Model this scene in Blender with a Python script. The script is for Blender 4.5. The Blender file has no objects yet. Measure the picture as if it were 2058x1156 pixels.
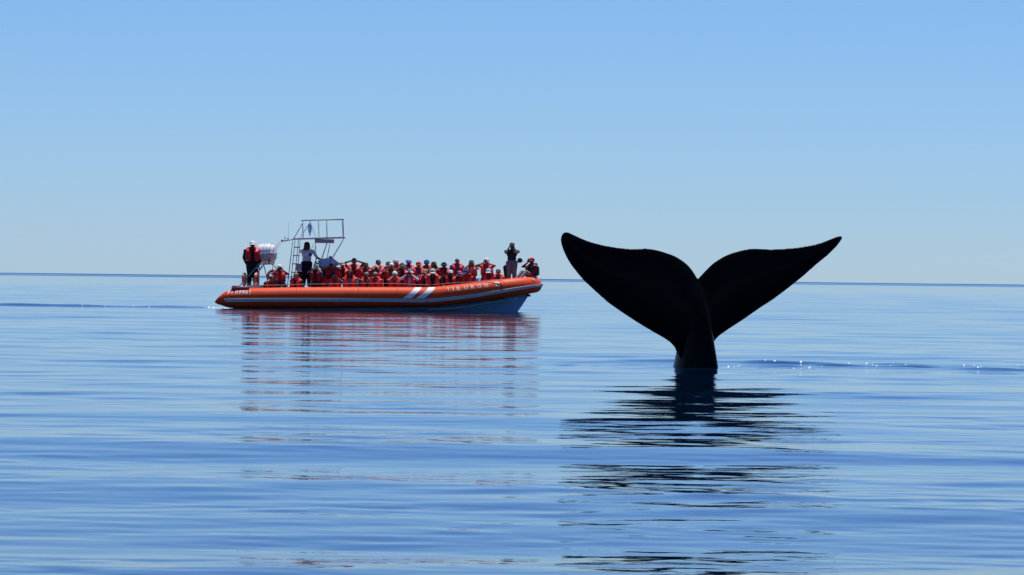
import bpy, bmesh, math, random
import numpy as np
from mathutils import Vector, Matrix, geometry
random.seed(7)
rng = np.random.default_rng(11)
scene = bpy.context.scene
COL = scene.collection

# ---------------------------------------------------------------- camera
F = 9000.0            # focal length in photo pixels (photo 2058 x 1156)
CX, CY = 1029.0, 578.0
H = 1.35              # eye height over the water, sitting in a low boat
ROLL = math.atan(24.0 / 2058.0)
HOR = 560.0           # horizon row in the middle of the photo
PITCH = math.atan((CY - HOR) / F)
cam_d = bpy.data.cameras.new('camera')
cam_d.sensor_width = 36.0
cam_d.lens = F / 2058.0 * 36.0
cam_d.clip_start = 0.1
cam_d.clip_end = 40000.0
cam = bpy.data.objects.new('camera', cam_d)
COL.objects.link(cam)
cam.location = (0, 0, H)
cam.rotation_mode = 'XYZ'
cam.matrix_world = (Matrix.Translation((0, 0, H)) @ Matrix.Rotation(math.radians(90) - PITCH, 4, 'X')
                    @ Matrix.Rotation(ROLL, 4, 'Z'))
scene.camera = cam

# ---------------------------------------------------------------- sky, sun, exposure
SUN = Vector((0.15, 0.26, 0.95)).normalized()
EL = math.asin(SUN.z)
AZ = math.atan2(SUN.x, SUN.y)
world = bpy.data.worlds.new('World')
scene.world = world
world.use_nodes = True
wn = world.node_tree
bg = wn.nodes['Background']
sky = wn.nodes.new('ShaderNodeTexSky')
sky.sky_type = 'NISHITA'
sky.sun_disc = False
sky.sun_elevation = EL
sky.sun_rotation = AZ
sky.altitude = 0.0
sky.air_density = 0.86
sky.dust_density = 0.05
sky.ozone_density = 10.0
tint = wn.nodes.new('ShaderNodeMix')
tint.data_type = 'RGBA'; tint.blend_type = 'MULTIPLY'; tint.inputs[0].default_value = 1.0
tint.inputs[7].default_value = (0.70, 0.865, 1.13, 1)      # the photograph's cool white balance
wn.links.new(sky.outputs[0], tint.inputs[6])
wn.links.new(tint.outputs[2], bg.inputs[0])
bg.inputs[1].default_value = 0.103
sl = bpy.data.lights.new('sun', 'SUN')
sl.energy = 5.0
sl.angle = math.radians(0.53)
sl.color = (1.0, 0.955, 0.88)
so = bpy.data.objects.new('sun', sl)
COL.objects.link(so)
so.rotation_euler = SUN.to_track_quat('Z', 'Y').to_euler()
so.location = (0, 0, 60)
vs = scene.view_settings
vs.view_transform = 'Standard'
vs.look = 'None'
vs.exposure = 0.0
vs.gamma = 1.0
vs.use_curve_mapping = False
scene.cycles.use_denoising = True
scene.cycles.max_bounces = 6
scene.cycles.sample_clamp_indirect = 6.0


# ---------------------------------------------------------------- pixel -> place
_R = cam.matrix_world.to_3x3()
def ray(px, py):
    d = _R @ Vector(((px - CX) / F, -(py - CY) / F, -1.0))
    return d / d.y
def at(px, py, Y):
    """point on the photo ray at distance Y from the eye"""
    d = ray(px, py)
    return Vector((0, 0, H)) + d * Y


# ---------------------------------------------------------------- materials
def mat(name, col, rough=0.5, spec=0.5, metal=0.0, noise=0.0, nscale=8.0, bump=0.0, bscale=30.0, coat=0.0):
    m = bpy.data.materials.new(name)
    m.use_nodes = True
    nt = m.node_tree
    b = nt.nodes['Principled BSDF']
    b.inputs['Base Color'].default_value = (*col, 1)
    b.inputs['Roughness'].default_value = rough
    b.inputs['Specular IOR Level'].default_value = spec
    b.inputs['Metallic'].default_value = metal
    b.inputs['Coat Weight'].default_value = coat
    if noise or bump:
        tc = nt.nodes.new('ShaderNodeTexCoord')
    if noise:
        n = nt.nodes.new('ShaderNodeTexNoise')
        n.inputs['Scale'].default_value = nscale
        n.inputs['Detail'].default_value = 5
        nt.links.new(tc.outputs['Object'], n.inputs['Vector'])
        mr = nt.nodes.new('ShaderNodeMapRange')
        mr.inputs['From Min'].default_value = 0.3
        mr.inputs['From Max'].default_value = 0.7
        mr.inputs['To Min'].default_value = 1 - noise
        mr.inputs['To Max'].default_value = 1 + noise
        nt.links.new(n.outputs['Fac'], mr.inputs['Value'])
        mx = nt.nodes.new('ShaderNodeMix')
        mx.data_type = 'RGBA'
        mx.blend_type = 'MULTIPLY'
        mx.inputs[0].default_value = 1.0
        mx.inputs[6].default_value = (*col, 1)
        nt.links.new(mr.outputs[0], mx.inputs[7])
        nt.links.new(mx.outputs[2], b.inputs['Base Color'])
    if bump:
        n2 = nt.nodes.new('ShaderNodeTexNoise')
        n2.inputs['Scale'].default_value = bscale
        n2.inputs['Detail'].default_value = 4
        nt.links.new(tc.outputs['Object'], n2.inputs['Vector'])
        bp = nt.nodes.new('ShaderNodeBump')
        bp.inputs['Strength'].default_value = bump
        bp.inputs['Distance'].default_value = 0.01
        nt.links.new(n2.outputs['Fac'], bp.inputs['Height'])
        nt.links.new(bp.outputs[0], b.inputs['Normal'])
    return m


def link(name, me, m=None, parent=None):
    o = bpy.data.objects.new(name, me)
    COL.objects.link(o)
    if m is not None and me is not None and len(me.materials) == 0:
        me.materials.append(m)
    if parent is not None:
        o.parent = parent
    return o
def tag(o, label=None, cat=None, group=None, kind=None):
    if label: o['label'] = label
    if cat: o['category'] = cat
    if group: o['group'] = group
    if kind: o['kind'] = kind
    return o
def smooth(me):
    me.polygons.foreach_set('use_smooth', [True] * len(me.polygons))
def mesh(name, vs, fs, sm=True):
    me = bpy.data.meshes.new(name)
    me.from_pydata([tuple(v) for v in vs], [], fs)
    me.update()
    if sm: smooth(me)
    return me


# ---------------------------------------------------------------- sea
BOAT_Y = 181.3
WHALE_Y = 70.2
def build_sea():
    # rows: packed near the eye, opening with distance, out to the horizon
    rows = [-9000.0, -2000.0, -400.0, -80.0, -20.0, -4.0, 1.0, 3.0]
    y = 12.0
    while y < 600:
        rows.append(y); y *= 1.0025
    while y < 1400:
        rows.append(y); y *= 1.02
    rows.append(1400.0)
    rows = np.array(rows)
    n_f = 521
    u = np.linspace(-1, 1, n_f)
    outer = np.array([15.0, 60.0, 300.0, 1500.0, 9000.0])
    w = 1.6 + 0.145 * np.clip(rows, 0, None)
    X = np.concatenate([-(w[:, None] + outer[::-1][None]), w[:, None] * u[None], w[:, None] + outer[None]], axis=1)
    Y = np.repeat(rows[:, None], X.shape[1], axis=1)
    dy = np.gradient(rows)
    dy = np.maximum(dy, w * 2 / n_f)[:, None]
    Z = np.zeros_like(X)
    r = np.random.default_rng(5)
    # slow patches that are calmer or more ruffled
    def patch(lx, ly, seed):
        q = np.random.default_rng(seed)
        s = np.zeros_like(X)
        for i in range(7):
            kx = 2 * math.pi / (lx * q.uniform(0.6, 1.8)) * q.choice([-1, 1])
            ky = 2 * math.pi / (ly * q.uniform(0.6, 1.8))
            s += np.sin(kx * X + ky * Y + q.uniform(0, 6.28))
        return 1 / (1 + np.exp(-s * 0.9))
    P1 = patch(14.0, 9.0, 3)
    P2 = patch(5.0, 3.2, 4)
    def waves(n, l0, l1, slope, spread, ang0=0.0):
        s = np.zeros_like(X)
        for i in range(n):
            l = math.exp(r.uniform(math.log(l0), math.log(l1)))
            a = slope * l / (2 * math.pi) * math.sqrt(2.0 / n)
            th = ang0 + r.normal(0, spread)
            k = 2 * math.pi / l
            fade = np.clip((l / dy - 3.0) / 3.0, 0, 1)
            s += a * fade * np.sin(k * (math.sin(th) * X + math.cos(th) * Y) + r.uniform(0, 6.28))
        return s
    Z += waves(18, 2.8, 9.0, SEA['swell'], 0.50, 0.06)
    Z += waves(44, 0.7, 2.6, SEA['mid'], 0.62, 0.03) * (0.35 + 1.25 * P1)
    Z += waves(60, 0.18, 0.65, SEA['rip'], 0.85, -0.04) * (0.25 + 1.3 * P2 * (0.4 + P1))
    # broken water where the whale has just passed, and the wake astern of the boat
    def bell(v, s): return np.exp(-(v / s) ** 2)
    chop = waves(60, 0.6, 1.7, 0.19, 1.6)
    xw, yw = WHALE_X
    ctr = yw + 2.2 - 0.10 * np.clip(X - xw, 0, 14) + 0.12 * np.clip(xw - X, 0, 6)
    m1 = bell(Y - ctr, 1.9) * np.clip((X - xw + 5.0) / 4.0, 0.0, 1) * (0.35 + 0.65 * np.clip((X - xw) / 1.0, 0, 1))
    m1 = m1 * (0.35 + 0.9 * P2)
    bx0 = BOAT_X0
    ctr2 = BOAT_Y + 1.3 - 0.06 * (bx0 - X) * 0.0
    m2 = bell(Y - ctr2, 1.5) * np.clip((bx0 + 1.0 - X) / 1.5, 0, 1)
    big = waves(10, 1.6, 4.5, 0.10, 1.2, 1.2)
    wob = 0.6 * np.sin(X * 0.55 + 0.4) + 0.35 * np.sin(X * 1.3 + 2.0)
    Z += 0.30 * m1 * chop + m2 * (big * 0.35 + chop * 0.9)
    Z += 0.12 * bell(Y - ctr2 - 0.35 * wob, 1.0) * np.clip((bx0 + 0.6 - X) / 1.5, 0, 1) * (0.72 + 0.28 * wob)
    Z += 0.036 * bell(Y - ctr - 1.1 - 0.25 * wob, 0.55) * np.clip((X - xw + 3.5) / 2.5, 0, 1) * (0.82 + 0.18 * np.sin(X * 3.1))
    Z += 0.030 * bell(Y - ctr + 1.0 - 0.3 * wob, 0.5) * np.clip((X - xw - 1.0) / 2.0, 0, 1) * (0.75 + 0.25 * np.sin(X * 4.3 + 1))
    # small rings leaving the tail stock
    R = np.hypot((X - xw), (Y - yw))
    Z += 0.004 * np.sin(R * 2 * math.pi / 0.55) * np.exp(-((R - 1.4) / 1.2) ** 2)
    nr, nc = X.shape
    co = np.stack([X, Y, Z], -1).reshape(-1, 3)
    idx = np.arange(nr * nc).reshape(nr, nc)
    q = np.stack([idx[:-1, :-1], idx[:-1, 1:], idx[1:, 1:], idx[1:, :-1]], -1).reshape(-1, 4)
    me = bpy.data.meshes.new('sea_water')
    me.vertices.add(len(co)); me.vertices.foreach_set('co', co.ravel())
    me.loops.add(q.size); me.loops.foreach_set('vertex_index', q.ravel().astype(np.int32))
    me.polygons.add(len(q))
    me.polygons.foreach_set('loop_start', (np.arange(len(q)) * 4).astype(np.int32))
    me.polygons.foreach_set('loop_total', np.full(len(q), 4, np.int32))
    me.polygons.foreach_set('use_smooth', np.ones(len(q), bool))
    me.update()
    m = bpy.data.materials.new('sea_water')
    m.use_nodes = True
    nt = m.node_tree
    b = nt.nodes['Principled BSDF']
    b.inputs['Base Color'].default_value = (0.0004, 0.011, 0.038, 1)
    b.inputs['IOR'].default_value = 1.333
    b.inputs['Roughness'].default_value = 0.02
    tc = nt.nodes.new('ShaderNodeTexCoord')
    def noise(sx, sy, scale, detail):
        mp = nt.nodes.new('ShaderNodeMapping')
        mp.inputs['Scale'].default_value = (sx, sy, 1)
        n = nt.nodes.new('ShaderNodeTexNoise')
        n.inputs['Scale'].default_value = scale
        n.inputs['Detail'].default_value = detail
        nt.links.new(tc.outputs['Object'], mp.inputs[0])
        nt.links.new(mp.outputs[0], n.inputs['Vector'])
        return n.outputs['Fac']
    def math_(op, a, c, v=None):
        n = nt.nodes.new('ShaderNodeMath'); n.operation = op
        for i, x in enumerate((a, c)):
            if x is None: continue
            if isinstance(x, (int, float)): n.inputs[i].default_value = x
            else: nt.links.new(x, n.inputs[i])
        return n.outputs[0]
    # ruffled belts (cat's paws): fine ripple too small to mesh
    belt = math_('MULTIPLY', noise(0.25, 1.0, 0.035, 3), 1.0)
    sep = nt.nodes.new('ShaderNodeSeparateXYZ')
    nt.links.new(tc.outputs['Object'], sep.inputs[0])
    far = nt.nodes.new('ShaderNodeMapRange'); far.interpolation_type = 'SMOOTHSTEP'
    far.inputs['From Min'].default_value = 80; far.inputs['From Max'].default_value = 190
    far.inputs['To Min'].default_value = 1.0; far.inputs['To Max'].default_value = 4.0   # the mesh thins out there, ripples do not
    nt.links.new(sep.outputs['Y'], far.inputs['Value'])
    st = math_('MULTIPLY', math_('MULTIPLY', belt, SEA['bump']), far.outputs[0])
    hgt = noise(0.75, 1.0, 3.2, 3)
    bp = nt.nodes.new('ShaderNodeBump')
    bp.inputs['Distance'].default_value = 0.05
    nt.links.new(st, bp.inputs['Strength'])
    nt.links.new(hgt, bp.inputs['Height'])
    nt.links.new(bp.outputs[0], b.inputs['Normal'])
    o = link('sea', me, m)
    tag(o, 'calm blue sea with long low ripples', None, None, 'structure')
    # the open sea beyond, to the horizon: a breeze raises short steep wavelets in belts
    ys = [1400.0]
    while ys[-1] < 3400: ys.append(ys[-1] + 1.1)
    while ys[-1] < 6000: ys.append(ys[-1] + 3.0)
    while ys[-1] < 13000: ys.append(ys[-1] + 4.0)
    ys = np.array(ys)
    us = np.concatenate([[-9000, -3000, -900], np.linspace(-420, 420, 13), [900, 3000, 9000]]) / 1400.0
    X2 = ys[:, None] * us[None]; Y2 = np.repeat(ys[:, None], len(us), 1)
    belt_ = np.interp(ys, [1400, 1900, 2150, 2500, 2900, 3300, 4300, 5200, 7000, 13000], [0, 0.006, 0.02, 0.16, 0.20, 0.05, 0.05, 0.24, 0.30, 0.30])
    step = np.gradient(ys)
    wl = np.maximum(4.4, 4.0 * step)
    ph_ = np.cumsum(2 * math.pi * step / (wl * (1 + 0.25 * np.sin(ys / 37.0))))
    jit = r.uniform(0.5, 1.5, len(ys))
    amp = belt_ * wl / (2 * math.pi) * jit
    Z2 = amp[:, None] * np.sin(ph_[:, None] + 3.0 * np.sin(X2 / 31.0) + 2.0 * np.sin(X2 / 83.0 + ys[:, None] / 210.0))
    nr, nc = X2.shape
    co = np.stack([X2, Y2, Z2], -1).reshape(-1, 3)
    idx = np.arange(nr * nc).reshape(nr, nc)
    q = np.stack([idx[:-1, :-1], idx[:-1, 1:], idx[1:, 1:], idx[1:, :-1]], -1).reshape(-1, 4)
    me2 = mesh('open_sea', co.tolist(), q.tolist())
    o2 = link('open_sea', me2, m)
    tag(o2, 'distant open sea ruffled by a breeze along the horizon', None, None, 'structure')
    SEA['grid'] = (X, Y, Z)
    return o

SEA = dict(swell=0.0105, mid=0.0115, rip=0.0165, bump=0.10)
_w = at(1402, 737, WHALE_Y)
WHALE_X = (_w.x, WHALE_Y)
BOAT_X0 = at(440, 610, BOAT_Y).x
build_sea()


# ---------------------------------------------------------------- solid helpers
def remeshed(name, me, voxel, smooth_it=4, fac=0.5):
    """fuse overlapping closed pieces into one continuous skin"""
    ob = bpy.data.objects.new('tmp', me)
    COL.objects.link(ob)
    md = ob.modifiers.new('r', 'REMESH'); md.mode = 'VOXEL'; md.voxel_size = voxel; md.use_smooth_shade = True
    if smooth_it:
        s = ob.modifiers.new('s', 'SMOOTH'); s.factor = fac; s.iterations = smooth_it
    dg = bpy.context.evaluated_depsgraph_get()
    out = bpy.data.meshes.new_from_object(ob.evaluated_get(dg), depsgraph=dg)
    out.name = name
    bpy.data.objects.remove(ob)
    bpy.data.meshes.remove(me)
    smooth(out)
    return out


# ---------------------------------------------------------------- whale
def build_whale():
    z5 = lambda pts: [(1110 + x / 3.374, 440 + y / 3.374) for x, y in pts]
    left = z5([(985,409),(968,378),(950,350),(932,328),(915,310),(893,291),(870,275),(840,257),(810,243),(740,220),(700,210),(660,203),(630,200),
               (600,201),(530,204),(440,195),(350,180),(270,160),(230,146),(190,130),(155,113),(120,97),(107,91),(95,90),(84,91),(73,97),(65,107),
               (59,122),(57,140),(58,157),(63,178),(70,201),(80,225),(94,255),(110,285),(128,313),(150,342),(180,380),
               (215,420),(290,490),(380,570),(480,640),(580,705),(680,765),(760,810),(800,838),(830,872),(848,915)])
    right = z5([(1090,855),(1098,832),(1112,812),(1140,786),(1200,745),(1300,680),(1400,610),(1500,545),(1600,470),(1700,390),(1790,310),
                (1870,245),(1930,185),(1952,155),(1963,138),(1967,126),(1963,118),(1951,115),(1930,120),(1900,132),(1865,146),(1830,160),(1790,171),(1750,180),(1660,195),
                (1560,203),(1480,207),(1400,203),(1365,201),(1335,203),(1300,210),(1260,220),(1225,230),(1190,243),(1160,257),(1130,275),(1105,291),
                (1080,310),(1055,335),(1030,360),(1005,388)])
    out = left + [(1372, 727), (1412, 727)] + right
    poly = np.array(out)
    # finer outline
    dense = []
    for i in range(len(poly)):
        a, b = poly[i], poly[(i + 1) % len(poly)]
        n = max(1, int(np.hypot(*(b - a)) / 3.0))
        for k in range(n): dense.append(a + (b - a) * k / n)
    dense = np.array(dense)
    # inner points
    gx, gy = np.meshgrid(np.arange(1120, 1700, 5.0), np.arange(460, 735, 5.0))
    P = np.stack([gx.ravel(), gy.ravel()], 1)
    def inside(P):
        c = np.zeros(len(P), bool)
        x, y = P[:, 0], P[:, 1]
        for i in range(len(dense)):
            (x1, y1), (x2, y2) = dense[i], dense[i - 1]
            if y1 == y2: continue
            c ^= ((y1 > y) != (y2 > y)) & (x < (x2 - x1) * (y - y1) / (y2 - y1) + x1)
        return c
    P = P[inside(P)]
    d = np.min(np.hypot(P[:, None, 0] - dense[None, :, 0], P[:, None, 1] - dense[None, :, 1]), axis=1)
    P = P[d > 2.5]
    allp = np.concatenate([dense, P])
    D = np.min(np.hypot(allp[:, None, 0] - dense[None, :, 0], allp[:, None, 1] - dense[None, :, 1]), axis=1)
    n0 = len(dense)
    res = geometry.delaunay_2d_cdt([Vector(p) for p in allp], [], [list(range(n0))], 1, 1e-4)
    v2, _, tris, orig = res[0], res[1], res[2], res[3]
    Dv = np.array([D[o[0]] if o else 0.0 for o in orig])
    yaw = math.tan(math.radians(14))
    vsF, vsB = [], []
    cxm = at(1402, 640, WHALE_Y).x
    for v, dd in zip(v2, Dv):
        Y = WHALE_Y
        for _ in range(3):
            p = at(v.x, v.y, Y)
            dx = p.x - cxm
            Y = WHALE_Y + 0.05 + dx * yaw + 0.030 * dx * dx + (-0.05 if abs(dx) > 9 else 0)
        p = at(v.x, v.y, Y)
        dm = dd / 128.0
        t = 0.016 + 0.085 * (1 - math.exp(-dm / 0.22)) + 0.10 * math.exp(-(dx / 0.42) ** 2) * min(1, dm / 0.35)
        vsF.append(p + Vector((0, -t, 0))); vsB.append(p + Vector((0, t, 0)))
    n = len(vsF)
    faces = [tuple(f) for f in tris] + [tuple(i + n for i in reversed(f)) for f in tris]
    # rim
    from collections import defaultdict
    cnt = defaultdict(int); dirn = {}
    for f in tris:
        for i in range(len(f)):
            a, b = f[i], f[(i + 1) % len(f)]
            cnt[(min(a, b), max(a, b))] += 1; dirn[(min(a, b), max(a, b))] = (a, b)
    for e, c in cnt.items():
        if c == 1:
            a, b = dirn[e]
            faces.append((b, a, a + n, b + n))
    V = vsF + vsB
    # tail stock: keeled oval sections, long axis fore and aft of the flukes
    psi = math.radians(33)
    ax, bx = Vector((math.cos(psi), math.sin(psi), 0)), Vector((math.sin(psi), -math.cos(psi), 0))
    secs = [(-2.6, 1403, -0.5, 0.75, 1.10), (-1.6, 1401, -0.25, 0.58, 0.95), (-0.8, 1399, -0.06, 0.40, 0.76), (-0.3, 1398, 0, 0.28, 0.64),
            (0.0, 1398, 0.0, 0.22, 0.56), (0.2, 1398.5, 0, 0.20, 0.50), (0.42, 1399, 0, 0.19, 0.42), (0.65, 1400, 0, 0.19, 0.33), (0.85, 1401, 0.0, 0.18, 0.25),
            (1.02, 1402, 0.02, 0.16, 0.18), (1.16, 1403, 0.03, 0.13, 0.12), (1.28, 1403, 0.04, 0.09, 0.07), (1.34, 1403, 0.05, 0.05, 0.04)]
    NS = 40
    base = len(V)
    for z, px, yo, a, b in secs:
        c = at(px, 737, WHALE_Y); c = Vector((c.x, WHALE_Y + yo, z))
        for k in range(NS):
            th = 2 * math.pi * k / NS
            ct, st = math.cos(th), math.sin(th)
            e = 1.22
            q = c + ax * (a * math.copysign(abs(ct) ** e, ct)) * 1.06 + bx * (b * math.copysign(abs(st) ** e, st))
            V.append(q)
    m = len(secs)
    for j in range(m - 1):
        for k in range(NS):
            k2 = (k + 1) % NS
            faces.append((base + j * NS + k, base + j * NS + k2, base + (j + 1) * NS + k2, base + (j + 1) * NS + k))
    faces.append(tuple(base + k for k in reversed(range(NS))))
    faces.append(tuple(base + (m - 1) * NS + k for k in range(NS)))
    org = Vector((WHALE_X[0], WHALE_Y, 0))
    me = mesh('whale_raw', [v - org for v in V], faces)
    bm = bmesh.new(); bm.from_mesh(me); bmesh.ops.recalc_face_normals(bm, faces=bm.faces); bm.to_mesh(me); bm.free()
    me = remeshed('whale_tail', me, 0.013, 8, 0.5)
    skin = mat('wet_whale_skin', (0.004, 0.004, 0.005), 0.22, 0.035, noise=0.35, nscale=3.0, bump=0.06, bscale=8)
    o = link('whale_tail', me, skin)
    o.location = org
    tag(o, 'black whale tail with broad notched flukes raised out of the calm water', 'whale')
build_whale()


# ================================================================ whale-watching boat
ROOT = at(760, 600, BOAT_Y); ROOT = Vector((ROOT.x, BOAT_Y + 1.45, 0.0))
boat = bpy.data.objects.new('passenger_boat', None)
COL.objects.link(boat)
boat.location = ROOT
tag(boat, 'long orange inflatable tour boat with blue hull crowded with passengers in red vests', 'boat')
def B(px, py, dy=0.0):
    return at(px, py, BOAT_Y + dy) - ROOT
def Bz(px, z, dy=0.0):
    p = at(px, 575, BOAT_Y + dy) - ROOT
    return Vector((p.x, p.y, z))

M = {}
M['tube'] = mat('orange_tube_fabric', (0.74, 0.072, 0.015), 0.50, 0.18, noise=0.07, nscale=2.5, bump=0.12, bscale=5)
M['strake'] = mat('grey_rubbing_strake', (0.50, 0.53, 0.56), 0.55, noise=0.10, nscale=4)
M['hull'] = mat('pale_blue_hull_paint', (0.22, 0.43, 0.66), 0.30, 0.5, noise=0.10, nscale=1.5)
M['white'] = mat('white_paint', (0.80, 0.80, 0.79), 0.4, noise=0.05, nscale=6)
M['letter'] = mat('white_lettering', (0.82, 0.80, 0.78), 0.5)
M['deck'] = mat('grey_deck', (0.55, 0.55, 0.53), 0.6, noise=0.10, nscale=5)
M['floor'] = mat('dark_grey_floor', (0.16, 0.16, 0.17), 0.7, noise=0.15, nscale=6)
M['steel'] = mat('grey_steel_tube', (0.28, 0.34, 0.40), 0.5, 0.4, metal=0.0, noise=0.12, nscale=9)
M['rubber'] = mat('black_rubber', (0.02, 0.02, 0.022), 0.6)
M['rope'] = mat('grey_rope', (0.42, 0.40, 0.38), 0.8, noise=0.2, nscale=30)
M['reddeck'] = mat('dark_red_paint', (0.42, 0.03, 0.025), 0.45, noise=0.12)
M['canister'] = mat('white_fibreglass', (0.80, 0.80, 0.78), 0.35, noise=0.05)
M['canister_low'] = mat('shaded_white_fibreglass', (0.55, 0.53, 0.52), 0.4, noise=0.08)  # lower half of the white canister, shade put into its grey
M['buoy'] = mat('orange_lifebuoy', (0.56, 0.085, 0.03), 0.5, noise=0.08)
M['silver'] = mat('silver_reflective_tape', (0.62, 0.63, 0.64), 0.35)
M['seat'] = mat('grey_seat_vinyl', (0.45, 0.45, 0.47), 0.55, noise=0.08)
M['navy'] = mat('navy_print', (0.012, 0.022, 0.07), 0.5)
M['console'] = mat('shade_blue_console', (0.42, 0.55, 0.74), 0.28, noise=0.05, nscale=3)  # white console, its bluish shade put into the base colour
M['flag'] = mat('pale_blue_flag_cloth', (0.35, 0.50, 0.72), 0.8, noise=0.1, nscale=8)


def sweep(pts, r, n=10, cap=True, closed=False):
    """round bar along a polyline"""
    pts = [Vector(p) for p in pts]
    m = len(pts)
    rs = r if isinstance(r, (list, tuple)) else [r] * m
    V, Fc = [], []
    up = Vector((0, 0, 1))
    prev = None
    for i, p in enumerate(pts):
        if closed: t = pts[(i + 1) % m] - pts[i - 1]
        else: t = pts[min(i + 1, m - 1)] - pts[max(i - 1, 0)]
        t.normalize()
        if prev is None:
            a = t.cross(up if abs(t.z) < 0.95 else Vector((1, 0, 0))).normalized()
        else:
            a = (prev - t * prev.dot(t)).normalized()
        prev = a
        b = t.cross(a)
        for k in range(n):
            th = 2 * math.pi * k / n
            V.append(p + (a * math.cos(th) + b * math.sin(th)) * rs[i])
    for i in range(m if closed else m - 1):
        j = (i + 1) % m
        for k in range(n):
            k2 = (k + 1) % n
            Fc.append((i * n + k, j * n + k, j * n + k2, i * n + k2))
    if cap and not closed:
        Fc.append(tuple(range(n))); Fc.append(tuple((m - 1) * n + k for k in reversed(range(n))))
    return V, Fc
def bar(name, pts, r, m, parent, n=8):
    V, Fc = sweep(pts, r, n)
    me = mesh(name, V, Fc)
    bm = bmesh.new(); bm.from_mesh(me); bmesh.ops.recalc_face_normals(bm, faces=bm.faces); bm.to_mesh(me); bm.free()
    smooth(me)
    return link(name, me, m, parent)
def boxmesh(name, lo, hi, bev=0.01, seg=2):
    bm = bmesh.new()
    bmesh.ops.create_cube(bm, size=1)
    lo, hi = Vector(lo), Vector(hi)
    for v in bm.verts:
        v.co = Vector((lo[i] + (v.co[i] + 0.5) * (hi[i] - lo[i]) for i in range(3)))
    if bev:
        bmesh.ops.bevel(bm, geom=bm.edges[:], offset=bev, segments=seg, profile=0.5, affect='EDGES')
    me = bpy.data.meshes.new(name); bm.to_mesh(me); bm.free()
    return me
def prism(name, poly, y0, y1, bev=0.012):
    """side outline (x,z) extruded across the boat"""
    bm = bmesh.new()
    a = [bm.verts.new((x, y0, z)) for x, z in poly]
    b = [bm.verts.new((x, y1, z)) for x, z in poly]
    bm.faces.new(a); bm.faces.new(list(reversed(b)))
    n = len(poly)
    for i in range(n):
        bm.faces.new((a[i], b[i], b[(i + 1) % n], a[(i + 1) % n]))
    bmesh.ops.recalc_face_normals(bm, faces=bm.faces)
    if bev: bmesh.ops.bevel(bm, geom=bm.edges[:], offset=bev, segments=2, profile=0.5, affect='EDGES')
    me = bpy.data.meshes.new(name); bm.to_mesh(me); bm.free()
    return me


# ---- inflatable collar: port side, round the bow, starboard side
TUBE = np.array([  # photo column, top row, bottom row
    (433, 604.5, 609.0), (435, 602.0, 611.5), (443, 595.0, 614.0), (451, 588.8, 617.0), (459, 584.4, 618.8), (467, 582.0, 619.3), (480, 580.2, 619.5),
    (520, 578.8, 619.3), (560, 578.0, 619.0), (660, 577.0, 618.5), (780, 577.0, 617.2), (850, 577.3, 616.5), (880, 576.0, 615.5), (900, 574.0, 613.6), (930, 570.5, 609.8),
    (960, 566.8, 605.6), (1000, 562.2, 600.0), (1030, 559.2, 595.8), (1050, 557.8, 592.5), (1062, 557.2, 590.5), (1074, 557.5, 588.5)])
BEAM = 2.9
def tube_rows(px):
    return np.interp(px, TUBE[:, 0], TUBE[:, 1]), np.interp(px, TUBE[:, 0], TUBE[:, 2])
stations = list(np.concatenate([np.linspace(433, 467, 12), np.linspace(472, 880, 42)]))
path = []        # (px, dy)
for px in stations: path.append((px, 0.0))
for ph in np.linspace(0, math.pi / 2, 34)[1:]:
    path.append((880 + 194 * math.sin(ph) ** 0.86, BEAM / 2 * (1 - math.cos(ph))))
def tube_frame():
    C, R = [], []
    for px, dy in path:
        t, b = tube_rows(px)
        c = B(px, (t + b) / 2, dy)
        C.append(c); R.append((b - t) / 2 * (BOAT_Y + dy) / F)
    # stern cone is smooth
    half = len(C)
    for i in reversed(range(half - 1)):
        c = C[i]
        C.append(Vector((c.x, BEAM / 2 * 2 + C[0].y - (c.y - C[0].y), c.z))); R.append(R[i])
    N, U = [], []
    m = len(C)
    for i in range(m):
        t = (C[min(i + 1, m - 1)] - C[max(i - 1, 0)]).normalized()
        n = t.cross(Vector((0, 0, 1))).normalized()      # outboard
        N.append(n); U.append(n.cross(t).normalized())
    return C, R, N, U, half
TC, TR, TN, TU, THALF = tube_frame()
TPX = [p[0] for p in path]
def tube_pt(s, th, off=0.0):
    i = max(0, min(len(TC) - 2, int(s))); f = s - i
    c = TC[i].lerp(TC[i + 1], f); n = TN[i].lerp(TN[i + 1], f).normalized(); u = TU[i].lerp(TU[i + 1], f).normalized()
    r = TR[i] * (1 - f) + TR[i + 1] * f + off
    return c + (n * math.cos(th) + u * math.sin(th)) * r
def s_of_px(px):
    return float(np.interp(px, TPX, np.arange(len(TPX))))
def on_tube(px, py, off=0.004):
    """the point of the near collar that the photo shows at this pixel"""
    s = s_of_px(px)
    t, b = tube_rows(px)
    q = ((t + b) / 2 - py) / ((b - t) / 2)
    return tube_pt(s, math.asin(max(-1, min(1, q))), off)
NT = 36
V, Fc = [], []
for i in range(len(TC)):
    for k in range(NT):
        V.append(tube_pt(i, 2 * math.pi * k / NT))
for i in range(len(TC) - 1):
    for k in range(NT):
        k2 = (k + 1) % NT
        Fc.append((i * NT + k, i * NT + k2, (i + 1) * NT + k2, (i + 1) * NT + k))
for i0, sgn in ((0, -1), (len(TC) - 1, 1)):
    base = len(V)
    V.append(TC[i0] + Vector((-0.03, 0, 0)))
    for k in range(NT):
        k2 = (k + 1) % NT
        f = (i0 * NT + k2, i0 * NT + k, base)
        Fc.append(f if sgn < 0 else f[::-1])
tube = link('inflatable_collar', mesh('inflatable_collar', V, Fc), M['tube'], boat)

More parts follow.
